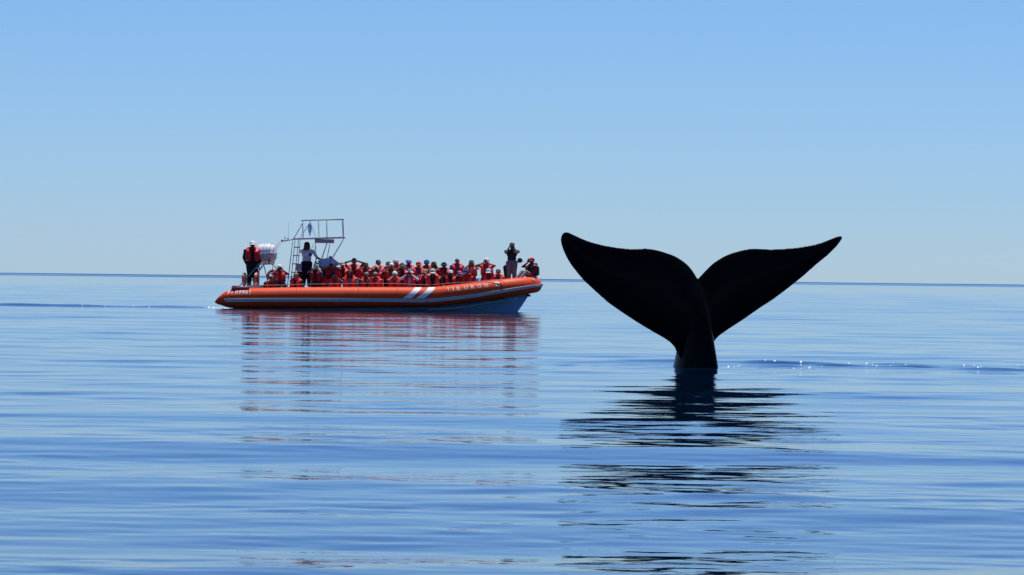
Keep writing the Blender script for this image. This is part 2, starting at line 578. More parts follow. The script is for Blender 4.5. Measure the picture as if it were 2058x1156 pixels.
# seams between the air chambers: narrow doubled bands of the same fabric
for px in (503, 598, 722, 799, 905, 1004, 1060):
    s = s_of_px(px); V, Fc = [], []
    for j, (ds, o) in enumerate(((-0.10, 0.001), (-0.09, 0.005), (0.09, 0.005), (0.10, 0.001))):
        sp = s_of_px(px + ds * 16)
        for k in range(NT):
            V.append(tube_pt(sp, 2 * math.pi * k / NT, o))
    for j in range(3):
        for k in range(NT):
            k2 = (k + 1) % NT
            Fc.append((j * NT + k, j * NT + k2, (j + 1) * NT + k2, (j + 1) * NT + k))
    link('seam_band', mesh('seam_band', V, Fc), M['tube'], tube)

# rubbing strake: a band with two raised ribs, all the way round
ST = np.array([(451, 603.8), (500, 602.8), (620, 602.4), (720, 602.8), (800, 603.4), (850, 604.2), (880, 602.8), (920, 598.2), (960, 592.6), (1000, 585.6), (1040, 578.6), (1060, 575.0), (1074, 573.2)])
def strake_th(px, d):
    t, b = tube_rows(px)
    y = np.interp(px, ST[:, 0], ST[:, 1]) + d * np.interp(px, [451, 1000, 1074], [1, 0.95, 0.75])
    return math.asin(max(-1, min(1, ((t + b) / 2 - y) / ((b - t) / 2))))
def strake(name, prof, parent, px0=(451, 454)):
    ss = []
    V, Fc = [], []
    n = len(prof)
    i0 = s_of_px(px0[0])
    sl = [i0] + [i for i in range(len(TC)) if i > i0 + 0.3 and i < len(TC) - 1 - i0 - 0.3]
    for a, s in enumerate(sl):
        sm = s if s < THALF else 2 * (THALF - 1) - s
        px = np.interp(sm, np.arange(len(TPX)), TPX)
        for d, o in prof:
            ds = 0.0
            if a == 0: ds = (d + 3.3) / 6.6 * (s_of_px(px0[1]) - i0)
            V.append(tube_pt(s + ds, strake_th(px, d), o))
    for a in range(len(sl) - 1):
        for k in range(n - 1):
            Fc.append((a * n + k, a * n + k + 1, (a + 1) * n + k + 1, (a + 1) * n + k))
    Fc.append(tuple(range(n))); Fc.append(tuple((len(sl) - 1) * n + k for k in reversed(range(n))))
    me = mesh(name, V, Fc)
    bm = bmesh.new(); bm.from_mesh(me); bmesh.ops.recalc_face_normals(bm, faces=bm.faces); bm.to_mesh(me); bm.free()
    return link(name, me, M['strake'], parent)
stk = strake('rubbing_strake', [(-3.2, -0.01), (-3.2, 0.014), (3.2, 0.014), (3.2, -0.01)], boat)
for d0 in (-2.6, 0.0, 2.6):
    strake('rib', [(d0 - 0.62, 0.010), (d0 - 0.40, 0.034), (d0 + 0.40, 0.034), (d0 + 0.62, 0.010)], stk, (453, 453))

# painted slanting stripes on the collar
def tube_patch(name, top, bot, y0, y1, m, parent, nu=8, nv=14):
    V, Fc = [], []
    for j in range(nv + 1):
        v = j / nv; y = y0 + (y1 - y0) * v
        vv = v ** 1.3
        l = top[0] + (bot[0] - top[0]) * vv; r_ = top[1] + (bot[1] - top[1]) * vv
        for i in range(nu + 1):
            V.append(on_tube(l + (r_ - l) * i / nu, y, 0.004))
    for j in range(nv):
        for i in range(nu):
            a = j * (nu + 1) + i
            Fc.append((a, a + 1, a + nu + 2, a + nu + 1))
    return link(name, mesh(name, V, Fc), m, parent)
tube_patch('painted_stripe', (834, 848), (810, 827), 577.9, 599.2, M['letter'], tube)
tube_patch('painted_stripe', (862, 876), (836, 853), 577.6, 599.4, M['letter'], tube)

# lettering on the collar
def glyphs(ch):
    cu = bpy.data.curves.new('t', 'FONT'); cu.body = ch; cu.size = 1.0; cu.resolution_u = 4
    ob = bpy.data.objects.new('t', cu); COL.objects.link(ob)
    dg = bpy.context.evaluated_depsgraph_get(); dg.update()
    me = bpy.data.meshes.new_from_object(ob.evaluated_get(dg), depsgraph=dg)
    bpy.data.objects.remove(ob)
    return me
def letter(ch, px, py, w, h, m, parent, slant=0.0, rot=0.0, place=on_tube):
    me = glyphs(ch)
    bm = bmesh.new(); bm.from_mesh(me)
    xs = [v.co.x for v in bm.verts]; ys = [v.co.y for v in bm.verts]
    x0, x1, y0, y1 = min(xs), max(xs), min(ys), max(ys)
    bmesh.ops.triangulate(bm, faces=bm.faces)
    for k in range(1, 7):
        bmesh.ops.bisect_plane(bm, geom=bm.verts[:] + bm.edges[:] + bm.faces[:], plane_co=(0, y0 + (y1 - y0) * k / 7, 0), plane_no=(0, 1, 0))
    bmesh.ops.triangulate(bm, faces=bm.faces)
    for v in bm.verts:
        a = (v.co.x - x0) / max(1e-6, x1 - x0) * w - w / 2
        b = (v.co.y - y0) / (y1 - y0) * h - h / 2
        a += slant * b
        v.co = place(px + a * math.cos(rot) + b * math.sin(rot), py + a * math.sin(rot) - b * math.cos(rot))
    me2 = bpy.data.meshes.new('letter'); bm.to_mesh(me2); bm.free()
    bpy.data.meshes.remove(me)
    return link('letter', me2, m, parent)
for ch, px, w in (('M', 464.8, 8.6), ('0', 477.0, 5.6), ('1', 483.4, 3.4), ('9', 489.8, 5.6), ('6', 496.8, 5.6), ('1', 503.2, 3.4)):
    if ch == '1':        # a slanting stroke with its flag
        tube_patch('letter', (px + 0.4, px + 2.0), (px - 1.4, px + 0.2), 584.1, 591.7, M['letter'], tube, 2, 6)
        tube_patch('letter', (px - 0.2, px + 0.3), (px - 1.6, px + 0.1), 584.2, 586.0, M['letter'], tube, 2, 3)
        continue
    letter(ch, px, 587.9, w, 7.6, M['letter'], tube, 0.25, -0.01)
for ch, px, py, w in (('T', 902.5, 582.0, 5.4), ('I', 911.6, 581.0, 1.5), ('B', 922.0, 580.2, 6.0), ('U', 936.6, 578.2, 6.4), ('R', 949.8, 576.9, 6.2), ('O', 962.6, 575.2, 6.6),
                      ('N', 975.6, 573.9, 6.2), ('I', 994.6, 571.5, 1.7), ('I', 999.6, 570.9, 1.7)):
    letter(ch, px, py, w, 7.2, M['letter'], tube, 0.10, -0.13)
for dx in (0,):   # serifs joining the two strokes of the numeral
    for yy in (567.7, 574.7):
        tube_patch('letter', (992.4 + dx, 1001.6 + dx), (992.2 + dx, 1001.4 + dx), yy - 0.5, yy + 0.5, M['letter'], tube, 6, 2)

# ---- rigid hull
secs = [  # px, sheer(dy,row), chine(dy,row), keel row
    (468, 0.32, 610, 0.48, 626, 650), (560, 0.30, 609, 0.48, 625.5, 650), (700, 0.30, 609, 0.52, 624.5, 650), (800, 0.30, 608, 0.56, 624, 650),
    (860, 0.32, 607, 0.64, 622.5, 649), (905, 0.38, 604, 0.74, 620.5, 647), (940, 0.46, 600, 0.86, 616.0, 645), (972, 0.58, 596, 1.00, 610.0, 642), (1000, 0.74, 592, 1.13, 606.0, 638),
    (1025, 0.95, 588, 1.25, 602, 633), (1040, 1.12, 586, 1.32, 599, 627.5), (1052, 1.28, 586, 1.385, 596.5, 610.5), (1062, 1.43, 588, 1.435, 591, 594.5)]
V, Fc = [], []
nh = 7
for px, ys, rs_, yc, rc, rk in secs:
    P = [B(px, rs_, ys), B(px, (rs_ * 0.5 + rc * 0.5), ys * 0.45 + yc * 0.55), B(px, rc, yc)]
    k = B(px, rk, BEAM / 2)
    P.append(P[2] + Vector((0, 0.05, -0.012)))          # chine flat
    near = P + [P[3].lerp(k, 0.5) + Vector((0, 0, -0.01)), k]
    far = [Vector((p.x, 2 * (BEAM / 2 + B(760, 600, 0).y) - p.y, p.z)) for p in reversed(near[:-1])]
    ring = near + far
    V += ring
    nr_ = len(ring)
for i in range(len(secs) - 1):
    for k in range(nr_ - 1):
        Fc.append((i * nr_ + k, i * nr_ + k + 1, (i + 1) * nr_ + k + 1, (i + 1) * nr_ + k))
Fc.append(tuple(range(nr_)))
me = mesh('hull', V, Fc, True)
bm = bmesh.new(); bm.from_mesh(me); bmesh.ops.recalc_face_normals(bm, faces=bm.faces); bm.to_mesh(me); bm.free()
me.set_sharp_from_angle(angle=math.radians(25))
link('hull', me, M['hull'], boat)
spray = [B(px, rc + 0.3, yc - 0.02) for px, ys, rs_, yc, rc, rk in secs[4:-2]]
bar('spray_rail', spray, 0.022, M['white'], boat, 6)
bar('stem_fitting', [B(1063.5, 591.5, 1.44), B(1061.5, 596.0, 1.44)], 0.075, M['rubber'], boat, 8)

# ---- decks
def deck_plate(name, px0, px1, z, m, inset=0.25, thick=0.05, z0=None):
    pts = []
    for px, dy in path:
        if px0 <= px <= px1: pts.append((px, dy + inset))
    pts = [(px0, np.interp(px0, TPX, [p[1] for p in path]) + inset)] + pts
    pts = [p for p in pts if p[1] < BEAM / 2 - 0.05]
    near = [Bz(px, z, dy) for px, dy in pts]
    mid = BEAM / 2 + B(760, 600, 0).y
    far = [Vector((p.x, 2 * mid - p.y, z)) for p in reversed(near)]
    ring = near + far
    n = len(ring)
    V = ring + [Vector((p.x, p.y, (z - thick) if z0 is None else z0)) for p in ring]
    Fc = [tuple(range(n)), tuple(n + k for k in reversed(range(n)))]
    for k in range(n):
        k2 = (k + 1) % n
        Fc.append((k, k + n, k2 + n, k2))
    me = mesh(name, V, Fc, False)
    bm = bmesh.new(); bm.from_mesh(me); bmesh.ops.recalc_face_normals(bm, faces=bm.faces); bm.to_mesh(me); bm.free()
    return link(name, me, m, boat)
FLOOR = 0.27
FORE_Z = 0.50
deck_plate('floor', 530, 902, FLOOR, M['floor'], 0.34)
deck_plate('fore_floor', 900, 1003, FORE_Z, M['floor'], 0.46)
deck_plate('aft_deck', 466, 531, 0.905, M['deck'], 0.10, 0.06)
deck_plate('aft_bulkhead', 528, 531, 0.84, M['deck'], 0.36, 0.05, FLOOR - 0.02)
link('aft_bench', boxmesh('aft_bench', Bz(532, FLOOR, 0.80), Bz(569, 0.905, 2.45), 0.015), M['deck'], boat)
link('helm_deck', boxmesh('helm_deck', Bz(572, FLOOR, 0.88), Bz(642, 0.900, 2.45), 0.015), M['deck'], boat)
deck_plate('bow_deck', 1004, 1068, 1.10, M['deck'], 0.12, 0.06)
deck_plate('bow_bulkhead', 1004, 1007, 1.03, M['deck'], 0.42, 0.05, 0.66)
# red end plate over the port cone with its dark cleat
link('stern_plate', boxmesh('stern_plate', B(465, 582.2, -0.20), B(502, 577.6, 0.20), 0.015), M['reddeck'], boat)
cl = bar('cleat', [B(466.5, 575.2, -0.05), B(478, 575.2, -0.05)], 0.018, M['rubber'], boat)
for px in (470.5, 474.0): bar('cleat_foot', [B(px, 575.2, -0.05), B(px, 578.0, -0.05)], 0.016, M['rubber'], cl)
bar('toe_rail', [B(496, 574.2, 0.0), B(527, 574.6, 0.0)], 0.028, M['rubber'], boat)
# benches
link('bench', boxmesh('bench', Bz(644, FLOOR, 0.80), Bz(896, FLOOR + 0.40, 1.14), 0.02), M['seat'], boat)
link('bench', boxmesh('bench', Bz(904, FORE_Z, 1.22), Bz(990, FORE_Z + 0.34, 1.50), 0.02), M['seat'], boat)
link('bench', boxmesh('bench', Bz(700, FLOOR, 1.74), Bz(896, FLOOR + 0.55, 1.92), 0.02), M['seat'], boat)
for px0, px1, top in ((832, 846, 562), (803, 809, 565), (955, 962, 560)):
    link('seat_pod', boxmesh('seat_pod', Bz(px0, FLOOR + 0.30, 1.16), Vector((Bz(px1, 0, 1.3).x, Bz(px1, 0, 1.34).y, B(px1, top, 1.3).z)), 0.03, 3), M['seat'], boat)

# ---- grab line on short posts along the collar
LINE = [(497, 574.0), (560, 573.2), (618, 571.3), (659, 570.8), (700, 570.2), (740, 569.6), (790, 570.0), (817, 571.0), (845, 572.4), (868, 572.4), (890, 570.6), (914, 568.6), (945, 566.8), (972, 564.6), (990, 562.4), (1000, 561.8), (1010, 564.5), (1016, 568.0)]
pts = []
for i in range(len(LINE) - 1):
    for k in range(4):
        f = k / 4
        pts.append(B(LINE[i][0] * (1 - f) + LINE[i + 1][0] * f, LINE[i][1] * (1 - f) + LINE[i + 1][1] * f, -0.02))
pts.append(B(*LINE[-1], -0.02))
gl = bar('grab_line', pts, 0.013, M['rope'], boat, 6)
for px in (528, 576, 659, 740, 817):
    t, b = tube_rows(px)
    top = np.interp(px, [p[0] for p in LINE], [p[1] for p in LINE])
    p = bar('line_post', [B(px, t + 2.0, -0.02), B(px, top - 0.6, -0.02)], 0.022, M['rubber'], boat)
    pad = bmesh.new(); bmesh.ops.create_cone(pad, cap_ends=True, segments=14, radius1=0.085, radius2=0.05, depth=0.03)
    me = bpy.data.meshes.new('post_foot'); pad.to_mesh(me); pad.free()
    f = link('post_foot', me, M['rubber'], p); f.location = B(px, t + 0.1, -0.02)
# bow fittings
bar('bow_fitting', [on_tube(1061.5, 561.2, 0.008), on_tube(1064.0, 565.2, 0.008)], 0.035, M['white'], boat)
bar('bow_fitting', [on_tube(1071.5, 571.0, 0.035), on_tube(1073.0, 571.6, 0.035)], 0.05, M['white'], boat)

# ---- tower: platform on raked posts, rails above, ladder
TY0, TY1 = 0.95, 2.20      # near and far side of the tower
def slab(name, px0, px1, py0, py1, y0, y1, m, parent, bev=0.012):
    a, b = B(px0, py1, y0), B(px1, py0, y1)
    return link(name, boxmesh(name, (a.x, a.y, a.z), (b.x, b.y, b.z), bev), m, parent)
plat = bpy.data.meshes.new('x')
a, b = B(588, 481.8, TY0), B(692, 479.0, TY0)
zz = 0.062
poly = [(a.x, a.z), (b.x, b.z), (b.x + 0.02, b.z + zz), (b.x - 0.05, b.z + zz + 0.01), (a.x, a.z + zz)]
platform = link('tower_platform', prism('tower_platform', poly, a.y, a.y + (TY1 - TY0)), M['white'], boat)
slab('roof_box', 632.5, 672, 481.6, 488.2, TY0 + 0.15, TY1 - 0.15, mat('greyed_roof_box', (0.42, 0.38, 0.42), 0.5), platform)
def tb(name, p0, p1, r=0.021, dy=TY0, dy1=None, parent=platform, m='steel'):
    return bar(name, [B(p0[0], p0[1], dy), B(p1[0], p1[1], dy if dy1 is None else dy1)], r * 0.82, M[m], parent)
# upper guard rail: near run, far run, cross bars
tb('guard_rail', (605.5, 443.2), (690.5, 440.6), 0.024)
tb('guard_rail', (605.5, 443.6), (690.5, 441.6), 0.022, TY1)
tb('guard_rail', (690.0, 440.8), (690.0, 441.6), 0.022, TY0, TY1)
tb('guard_rail', (606.5, 443.2), (606.5, 443.6), 0.022, TY0, TY1)
for p0, p1, dy in (((608.2, 443.2), (609.2, 480.5), TY0), ((656.6, 441.8), (657.3, 479.2), TY0), ((687.8, 440.8), (689.8, 478.0), TY0),
                   ((640.2, 441.8), (641.2, 479.0), TY1), ((689.6, 441.6), (690.6, 479.0), TY1)):
    tb('rail_post', p0, p1, 0.022, dy)
tb('brace', (607.4, 450.0), (590.0, 480.6), 0.02)
tb('brace', (625.5, 442.6), (602.0, 480.4), 0.02, TY1)
# legs under the platform
tb('tower_leg', (588.6, 481.8), (577.5, 576.0), 0.021)
tb('tower_leg', (600.2, 481.8), (590.0, 576.0), 0.018, TY1)
tb('tower_leg', (691.0, 480.0), (662.0, 529.0), 0.024)
tb('tower_leg', (657.6, 487.0), (640.0, 540.0), 0.026, TY0)
tb('tower_leg', (663.6, 487.0), (656.8, 522.0), 0.020, TY1)
tb('tower_leg', (634.2, 487.0), (635.4, 540.0), 0.020, TY1)
tb('brace', (632.4, 488.0), (622.0, 508.0), 0.013, TY1)
tb('brace', (634.5, 495.0), (624.0, 516.0), 0.011, TY1)
# ladder
ldr = tb('ladder_rail', (593.2, 481.8), (583.6, 576.0), 0.018, TY0, parent=boat)
tb('ladder_rail', (603.8, 481.8), (594.6, 576.0), 0.018, TY0, parent=ldr)
for py in (497.4, 514.2, 530.8, 547.8, 563.0):
    f = (py - 481.8) / (576 - 481.8)
    x0, x1 = 593.2 - 9.6 * f, 603.8 - 9.2 * f
    p, q = B(x0 - 1.2, py, TY0), B(x1 + 1.2, py - 0.3, TY0)
    link('rung', boxmesh('rung', (p.x, p.y - 0.05, p.z - 0.014), (q.x, q.y + 0.05, q.z + 0.020), 0.006), M['steel'], ldr)
# mast arm from the platform to the stern stays, with small fittings
arm = bar('stay_arm', [B(588, 481.2, TY0), B(577, 483.4, TY0), B(565.5, 485.4, TY0)], 0.022, M['steel'], boat)
for p0, p1, r in (((572.9, 483.6), (572.9, 475.2), 0.018), ((578.6, 482.4), (578.6, 477.8), 0.02), ((566.8, 485.0), (566.8, 482.0), 0.05)):
    tb('arm_fitting', p0, p1, r, TY0, parent=arm, m='rubber')
tb('antenna', (580.2, 482.4), (580.0, 437.0), 0.006, TY0, parent=arm, m='white')
st1 = bar('stern_stay', [B(563.0, 485.4, TY0), B(480.0, 576.2, TY0 - 0.3)], 0.020, M['steel'], boat)
st2 = bar('stern_stay', [B(566.0, 486.4, TY0 + 0.25), B(499.0, 573.0, TY0 - 0.1)], 0.018, M['steel'], boat)
# flag staff
tb('flag_staff', (623.8, 447.0), (634.6, 478.6), 0.014, 1.3)

# ---- steering console, seat and wheel
RC = 1.50
pm0 = mat('dark_pedestal', (0.03, 0.032, 0.036), 0.6)
poly = [(638.2, 524.4), (645.0, 520.6), (652, 519.4), (665.4, 518.0), (667.6, 519.6), (682.5, 531.2), (672.0, 536.5), (664.0, 541.5), (648.0, 543.5), (643.0, 540.0), (640.0, 533.0)]
pp = [B(x, y, RC) for x, y in poly]
console = link('steering_console', prism('steering_console', [(p.x, p.z) for p in pp], pp[0].y, pp[0].y + 0.75, 0.02), M['console'], boat)
link('pedestal', boxmesh('pedestal', B(644.5, 577.5, RC + 0.06), B(676, 537.0, RC + 0.70), 0.02), pm0, console)
wp = [B(666.6, 518.2, RC), B(683.4, 531.0, RC), B(681.4, 532.6, RC), B(665.2, 519.6, RC)]
link('sunlit_slope_plate', prism('sunlit_slope_plate', [(p.x + 0.012, p.z + 0.016) for p in wp], wp[0].y - 0.02, wp[0].y + 0.77, 0.004), M['white'], console)  # added white plate: sunlight on the console's slope given as colour
def on_console(px, py): return B(px, py, RC) + Vector((0, -0.004, 0))
for ch, px, w in (('I', 643.6, 1.2), ('B', 646.2, 2.6), ('E', 649.6, 2.4), ('D', 652.9, 2.6), ('A', 656.2, 2.8)):
    letter(ch, px, 536.8, w, 3.2, M['navy'], console, 0, 0, on_console)
for px in (662.4, 665.4):
    bar('horn', [B(px, 518.4, RC + 0.35), B(px + 0.1, 516.2, RC + 0.35), B(px + 0.2, 514.8, RC + 0.35)], [0.045, 0.03, 0.022], M['rubber'], console)
ring = []
for k in range(22):
    th = 2 * math.pi * k / 22
    ring.append(B(633.4, 527.6, RC + 0.40) + Vector((0.06 * math.cos(th), 0.20 * math.sin(th), 0.155 * math.cos(th))))
V, Fc = sweep(ring, 0.014, 6, False, True)
wh = link('steering_wheel', mesh('steering_wheel', V, Fc), M['rubber'], console)
for k in (0, 7, 15):
    bar('spoke', [B(633.4, 527.6, RC + 0.40), ring[k]], 0.010, M['steel'], wh, 6)
bar('wheel_hub', [B(633.4, 527.6, RC + 0.40), B(640.5, 530.6, RC + 0.40)], 0.03, M['rubber'], wh)
hs = link('helm_seat', boxmesh('helm_seat', B(594.2, 544.6, 1.25), B(607.4, 530.4, 1.85), 0.03, 3), M['seat'], boat)
link('seat_base', boxmesh('seat_base', B(597.5, 576, 1.35), B(608.4, 545.2, 1.75), 0.015), M['rubber'], hs)

# ---- stern rack for the life raft
rack = bar('raft_rack', [B(517, 531.2, 0.80), B(535, 531.0, 0.80), B(549.0, 530.2, 0.80)], 0.026, M['steel'], boat)
bar('rack_bar', [B(517, 531.4, 1.60), B(549.5, 530.4, 1.60)], 0.024, M['steel'], rack)
for px in (519.5, 546): bar('rack_bar', [B(px, 531.2, 0.80), B(px, 531.2, 1.60)], 0.022, M['steel'], rack)
for p0, p1, dy in (((521.5, 531.5), (518.6, 576.2), 0.80), ((529.8, 531.5), (541.0, 576.2), 0.80), ((549.0, 530.2), (556.0, 541.5), 0.80), ((556.0, 541.5), (560.5, 576.2), 0.80),
                   ((527.0, 534.0), (518.5, 547.5), 0.80), ((521.0, 531.5), (520.5, 576.2), 1.60), ((548.0, 531.5), (549.0, 576.2), 1.60)):
    bar('rack_leg', [B(*p0, dy), B(*p1, dy)], 0.019, M['steel'], rack)
bar('rack_bar', [B(514.0, 538.6, 0.80), B(521.5, 539.2, 0.80)], 0.02, M['white'], rack)

# ---- life raft canister lying on the rack (a thing of its own)
def raft():
    p0, p1 = B(516.5, 511.0, 1.2) + ROOT, B(555.5, 508.5, 1.2) + ROOT
    c = (p0 + p1) / 2
    root = bpy.data.objects.new('life_raft_canister', None); COL.objects.link(root)
    rad = 0.395
    root.location = (c.x, c.y, c.z - rad)
    tag(root, 'white ribbed life raft canister lying on the rack at the stern', 'life raft')
    L = (p1 - p0).length
    prof = [(-L / 2, 0.55), (-L / 2 + 0.02, 0.70), (-L / 2 + 0.09, 0.90), (-L / 2 + 0.16, 0.98), (0, 1.0), (L / 2 - 0.16, 0.98), (L / 2 - 0.09, 0.90), (L / 2 - 0.02, 0.70), (L / 2, 0.55)]
    def half(name, t0, t1, m, k):
        V, Fc = [], []
        n = 20
        for x, s in prof:
            for i in range(n + 1):
                th = t0 + (t1 - t0) * i / n
                V.append((x, math.cos(th) * rad * s * k, math.sin(th) * rad * s * k + rad))
        for j in range(len(prof) - 1):
            for i in range(n):
                a = j * (n + 1) + i
                Fc.append((a, a + 1, a + n + 2, a + n + 1))
        for j in (0, len(prof) - 1):
            Fc.append(tuple(j * (n + 1) + i for i in range(n + 1)))
        for j in range(len(prof) - 1):
            Fc.append((j * (n + 1), (j + 1) * (n + 1), (j + 1) * (n + 1) + n, j * (n + 1) + n))
        me = mesh(name, V, Fc)
        bm = bmesh.new(); bm.from_mesh(me); bmesh.ops.recalc_face_normals(bm, faces=bm.faces); bm.to_mesh(me); bm.free()
        me.set_sharp_from_angle(angle=math.radians(35))
        return link(name, me, m, root)
    half('upper_shell', 0.005, math.pi - 0.005, M['canister'], 1.0)
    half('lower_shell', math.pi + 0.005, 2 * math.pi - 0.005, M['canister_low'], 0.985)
    fl = boxmesh('flange', (-L / 2 - 0.01, -rad - 0.03, rad - 0.012), (L / 2 + 0.01, rad + 0.03, rad + 0.012), 0.006)
    link('flange', fl, M['canister'], root)
    for i in range(5):
        x = -L / 2 + 0.13 + i * (L - 0.26) / 4
        ring = [(x, math.cos(t) * (rad + 0.004), math.sin(t) * (rad + 0.004) + rad) for t in np.linspace(0, 2 * math.pi, 40, endpoint=False)]
        V, Fc = sweep(ring, 0.014, 6, False, True)
        link('band', mesh('band', V, Fc), M['silver'] if i % 2 else M['seat'], root)
    root.rotation_euler = (0, math.radians(-3), math.radians(-14))
    for x in (-0.22, 0.2):   # saddle straps down to the rack
        bar('cradle', [Vector((x, -0.36, -0.02)), Vector((x, -0.30, 0.12))], 0.03, M['rubber'], root)
        bar('cradle', [Vector((x, 0.36, -0.02)), Vector((x, 0.30, 0.12))], 0.03, M['rubber'], root)
raft()

# ---- lifebuoys
def lifebuoy(loc, rz, R, tilt, label):
    root = bpy.data.objects.new('lifebuoy', None); COL.objects.link(root)
    root.location = loc
    tag(root, label, 'lifebuoy', 'lifebuoys at the stern')
    n = 40
    ring = [(R * math.cos(t), 0, R * math.sin(t) + R + 0.055) for t in np.linspace(0, 2 * math.pi, n, endpoint=False)]
    V, Fc = sweep(ring, 0.055, 12, False, True)
    link('ring', mesh('ring', V, Fc), M['buoy'], root)
    for q in range(4):
        seg = [(R * math.cos(t), 0, R * math.sin(t) + R + 0.055) for t in np.linspace(q * math.pi / 2 + 0.62, q * math.pi / 2 + 0.92, 6)]
        V, Fc = sweep(seg, 0.0585, 12)
        link('band', mesh('band', V, Fc), M['silver'], root)
    root.rotation_euler = (math.radians(tilt), 0, rz)
    return root
def deckp(px, dy, z): return Bz(px, z, dy) + ROOT
lifebuoy(B(548.6, 567.0, 0.74) + ROOT, 0.12, 0.200, -4, 'orange lifebuoy hung facing outwards on the raft rack beside the passenger in white cap')
lifebuoy(deckp(515.6, 0.62, 0.91), math.radians(78), 0.235, 0, 'orange lifebuoy seen edge on just forward of the person standing at the stern')
lifebuoy(deckp(490.8, 0.62, 0.91), math.radians(80), 0.225, 0, 'orange lifebuoy seen edge on just aft of the person standing at the stern')

# ---- flag hanging at the tower
def flag():
    top, bot = B(623.6, 448.5, 1.3) + ROOT, B(625.4, 474.0, 1.3) + ROOT
    nu, nv = 8, 14
    V, Fc = [], []
    for j in range(nv + 1):
        v = j / nv
        for i in range(nu + 1):
            u = i / nu
            wdt = 0.06 + 0.10 * math.sin(math.pi * min(1, v * 1.15)) * (1 - 0.25 * v)
            c = top.lerp(bot, v)
            V.append(Vector((c.x - 0.03 + (u - 0.5) * wdt * 1.1 - 0.02 * v, c.y + 0.04 * math.sin(u * 9 + v * 2.5), c.z - 0.03 * math.sin(u * 6))) - top)
    for j in range(nv):
        for i in range(nu):
            a = j * (nu + 1) + i
            Fc.append((a, a + 1, a + nu + 2, a + nu + 1))
    me = mesh('flag', V, Fc)
    bm = bmesh.new(); bm.from_mesh(me); bmesh.ops.solidify(bm, geom=bm.faces[:], thickness=0.004); bm.to_mesh(me); bm.free()
    o = link('flag', me, M['flag'])
    o.location = top
    tag(o, 'small limp pale blue flag hanging from its staff on the tower platform', 'flag')
flag()


# ================================================================ people
# A body is one skin fused from tapered limbs; poses are shared, colours belong to each person.
def capsule(a, b, ra, rb, n=14, k=5):
    a, b = Vector(a), Vector(b)
    d = b - a
    L = d.length
    t = d.normalized() if L > 1e-6 else Vector((0, 0, 1))
    u = t.cross(Vector((0.3, 0.9, 0.2))).normalized(); w = t.cross(u)
    rings = [(-ra * math.cos(q), ra * math.sin(q)) for q in np.linspace(0, math.pi / 2, k)] + [(L + rb * math.sin(q), rb * math.cos(q)) for q in np.linspace(0, math.pi / 2, k)]
    V, Fc = [], []
    for x, r in rings:
        r = max(r, 1e-4)
        for i in range(n):
            th = 2 * math.pi * i / n
            V.append(a + t * x + (u * math.cos(th) + w * math.sin(th)) * r)
    m = len(rings)
    for j in range(m - 1):
        for i in range(n):
            i2 = (i + 1) % n
            Fc.append((j * n + i, j * n + i2, (j + 1) * n + i2, (j + 1) * n + i))
    Fc.append(tuple(reversed(range(n)))); Fc.append(tuple((m - 1) * n + i for i in range(n)))
    return V, Fc
def ellipsoid(c, R, rad, n=18, k=11, e=1.0):
    V, Fc = [], []
    for j in range(k + 1):
        ph = math.pi * j / k
        for i in range(n):
            th = 2 * math.pi * i / n
            x, y, z = math.sin(ph) * math.cos(th), math.sin(ph) * math.sin(th), -math.cos(ph)
            if e != 1.0: x, y, z = (math.copysign(abs(q) ** e, q) for q in (x, y, z))
            V.append(Vector(c) + R @ Vector((x * rad[0], y * rad[1], z * rad[2])))
    for j in range(k):
        for i in range(n):
            i2 = (i + 1) % n
            Fc.append((j * n + i, j * n + i2, (j + 1) * n + i2, (j + 1) * n + i))
    return V, Fc
def fuse(name, prims, voxel, sm=3, tags=None):
    V, Fc = [], []
    for P in prims:
        v, f = P['mesh']; o = len(V)
        V += v; Fc += [tuple(i + o for i in q) for q in f]
    me = mesh('raw', V, Fc)
    bm = bmesh.new(); bm.from_mesh(me); bmesh.ops.remove_doubles(bm, verts=bm.verts, dist=1e-5); bmesh.ops.recalc_face_normals(bm, faces=bm.faces); bm.to_mesh(me); bm.free()
    me = remeshed(name, me, voxel, sm, 0.5)
    if tags:
        n = len(me.polygons)
        c = np.zeros(n * 3); me.polygons.foreach_get('center', c); c = c.reshape(-1, 3)
        best = np.full(n, 9.0); slot = np.zeros(n, np.int32)
        for P in prims:
            if 'seg' in P:
                a, b, ra, rb = P['seg']; a = np.array(a); b = np.array(b); d = b - a
                t = np.clip(((c - a) @ d) / max(1e-9, d @ d), 0, 1)
                dist = np.linalg.norm(c - a - t[:, None] * d, axis=1) - (ra + (rb - ra) * t)
            else:
                ce, R, rad = P['ell']
                q = (c - np.array(ce)) @ np.array(R)
                kk = np.linalg.norm(q / np.array(rad), axis=1)
                dist = (kk - 1) * min(rad)
            w = dist < best
            best[w] = dist[w]; slot[w] = P['tag']
        me.polygons.foreach_set('material_index', slot)
    return me
SKIN, SHIRT, LEGS, SHOES, FORE = range(5)
class Pose: pass
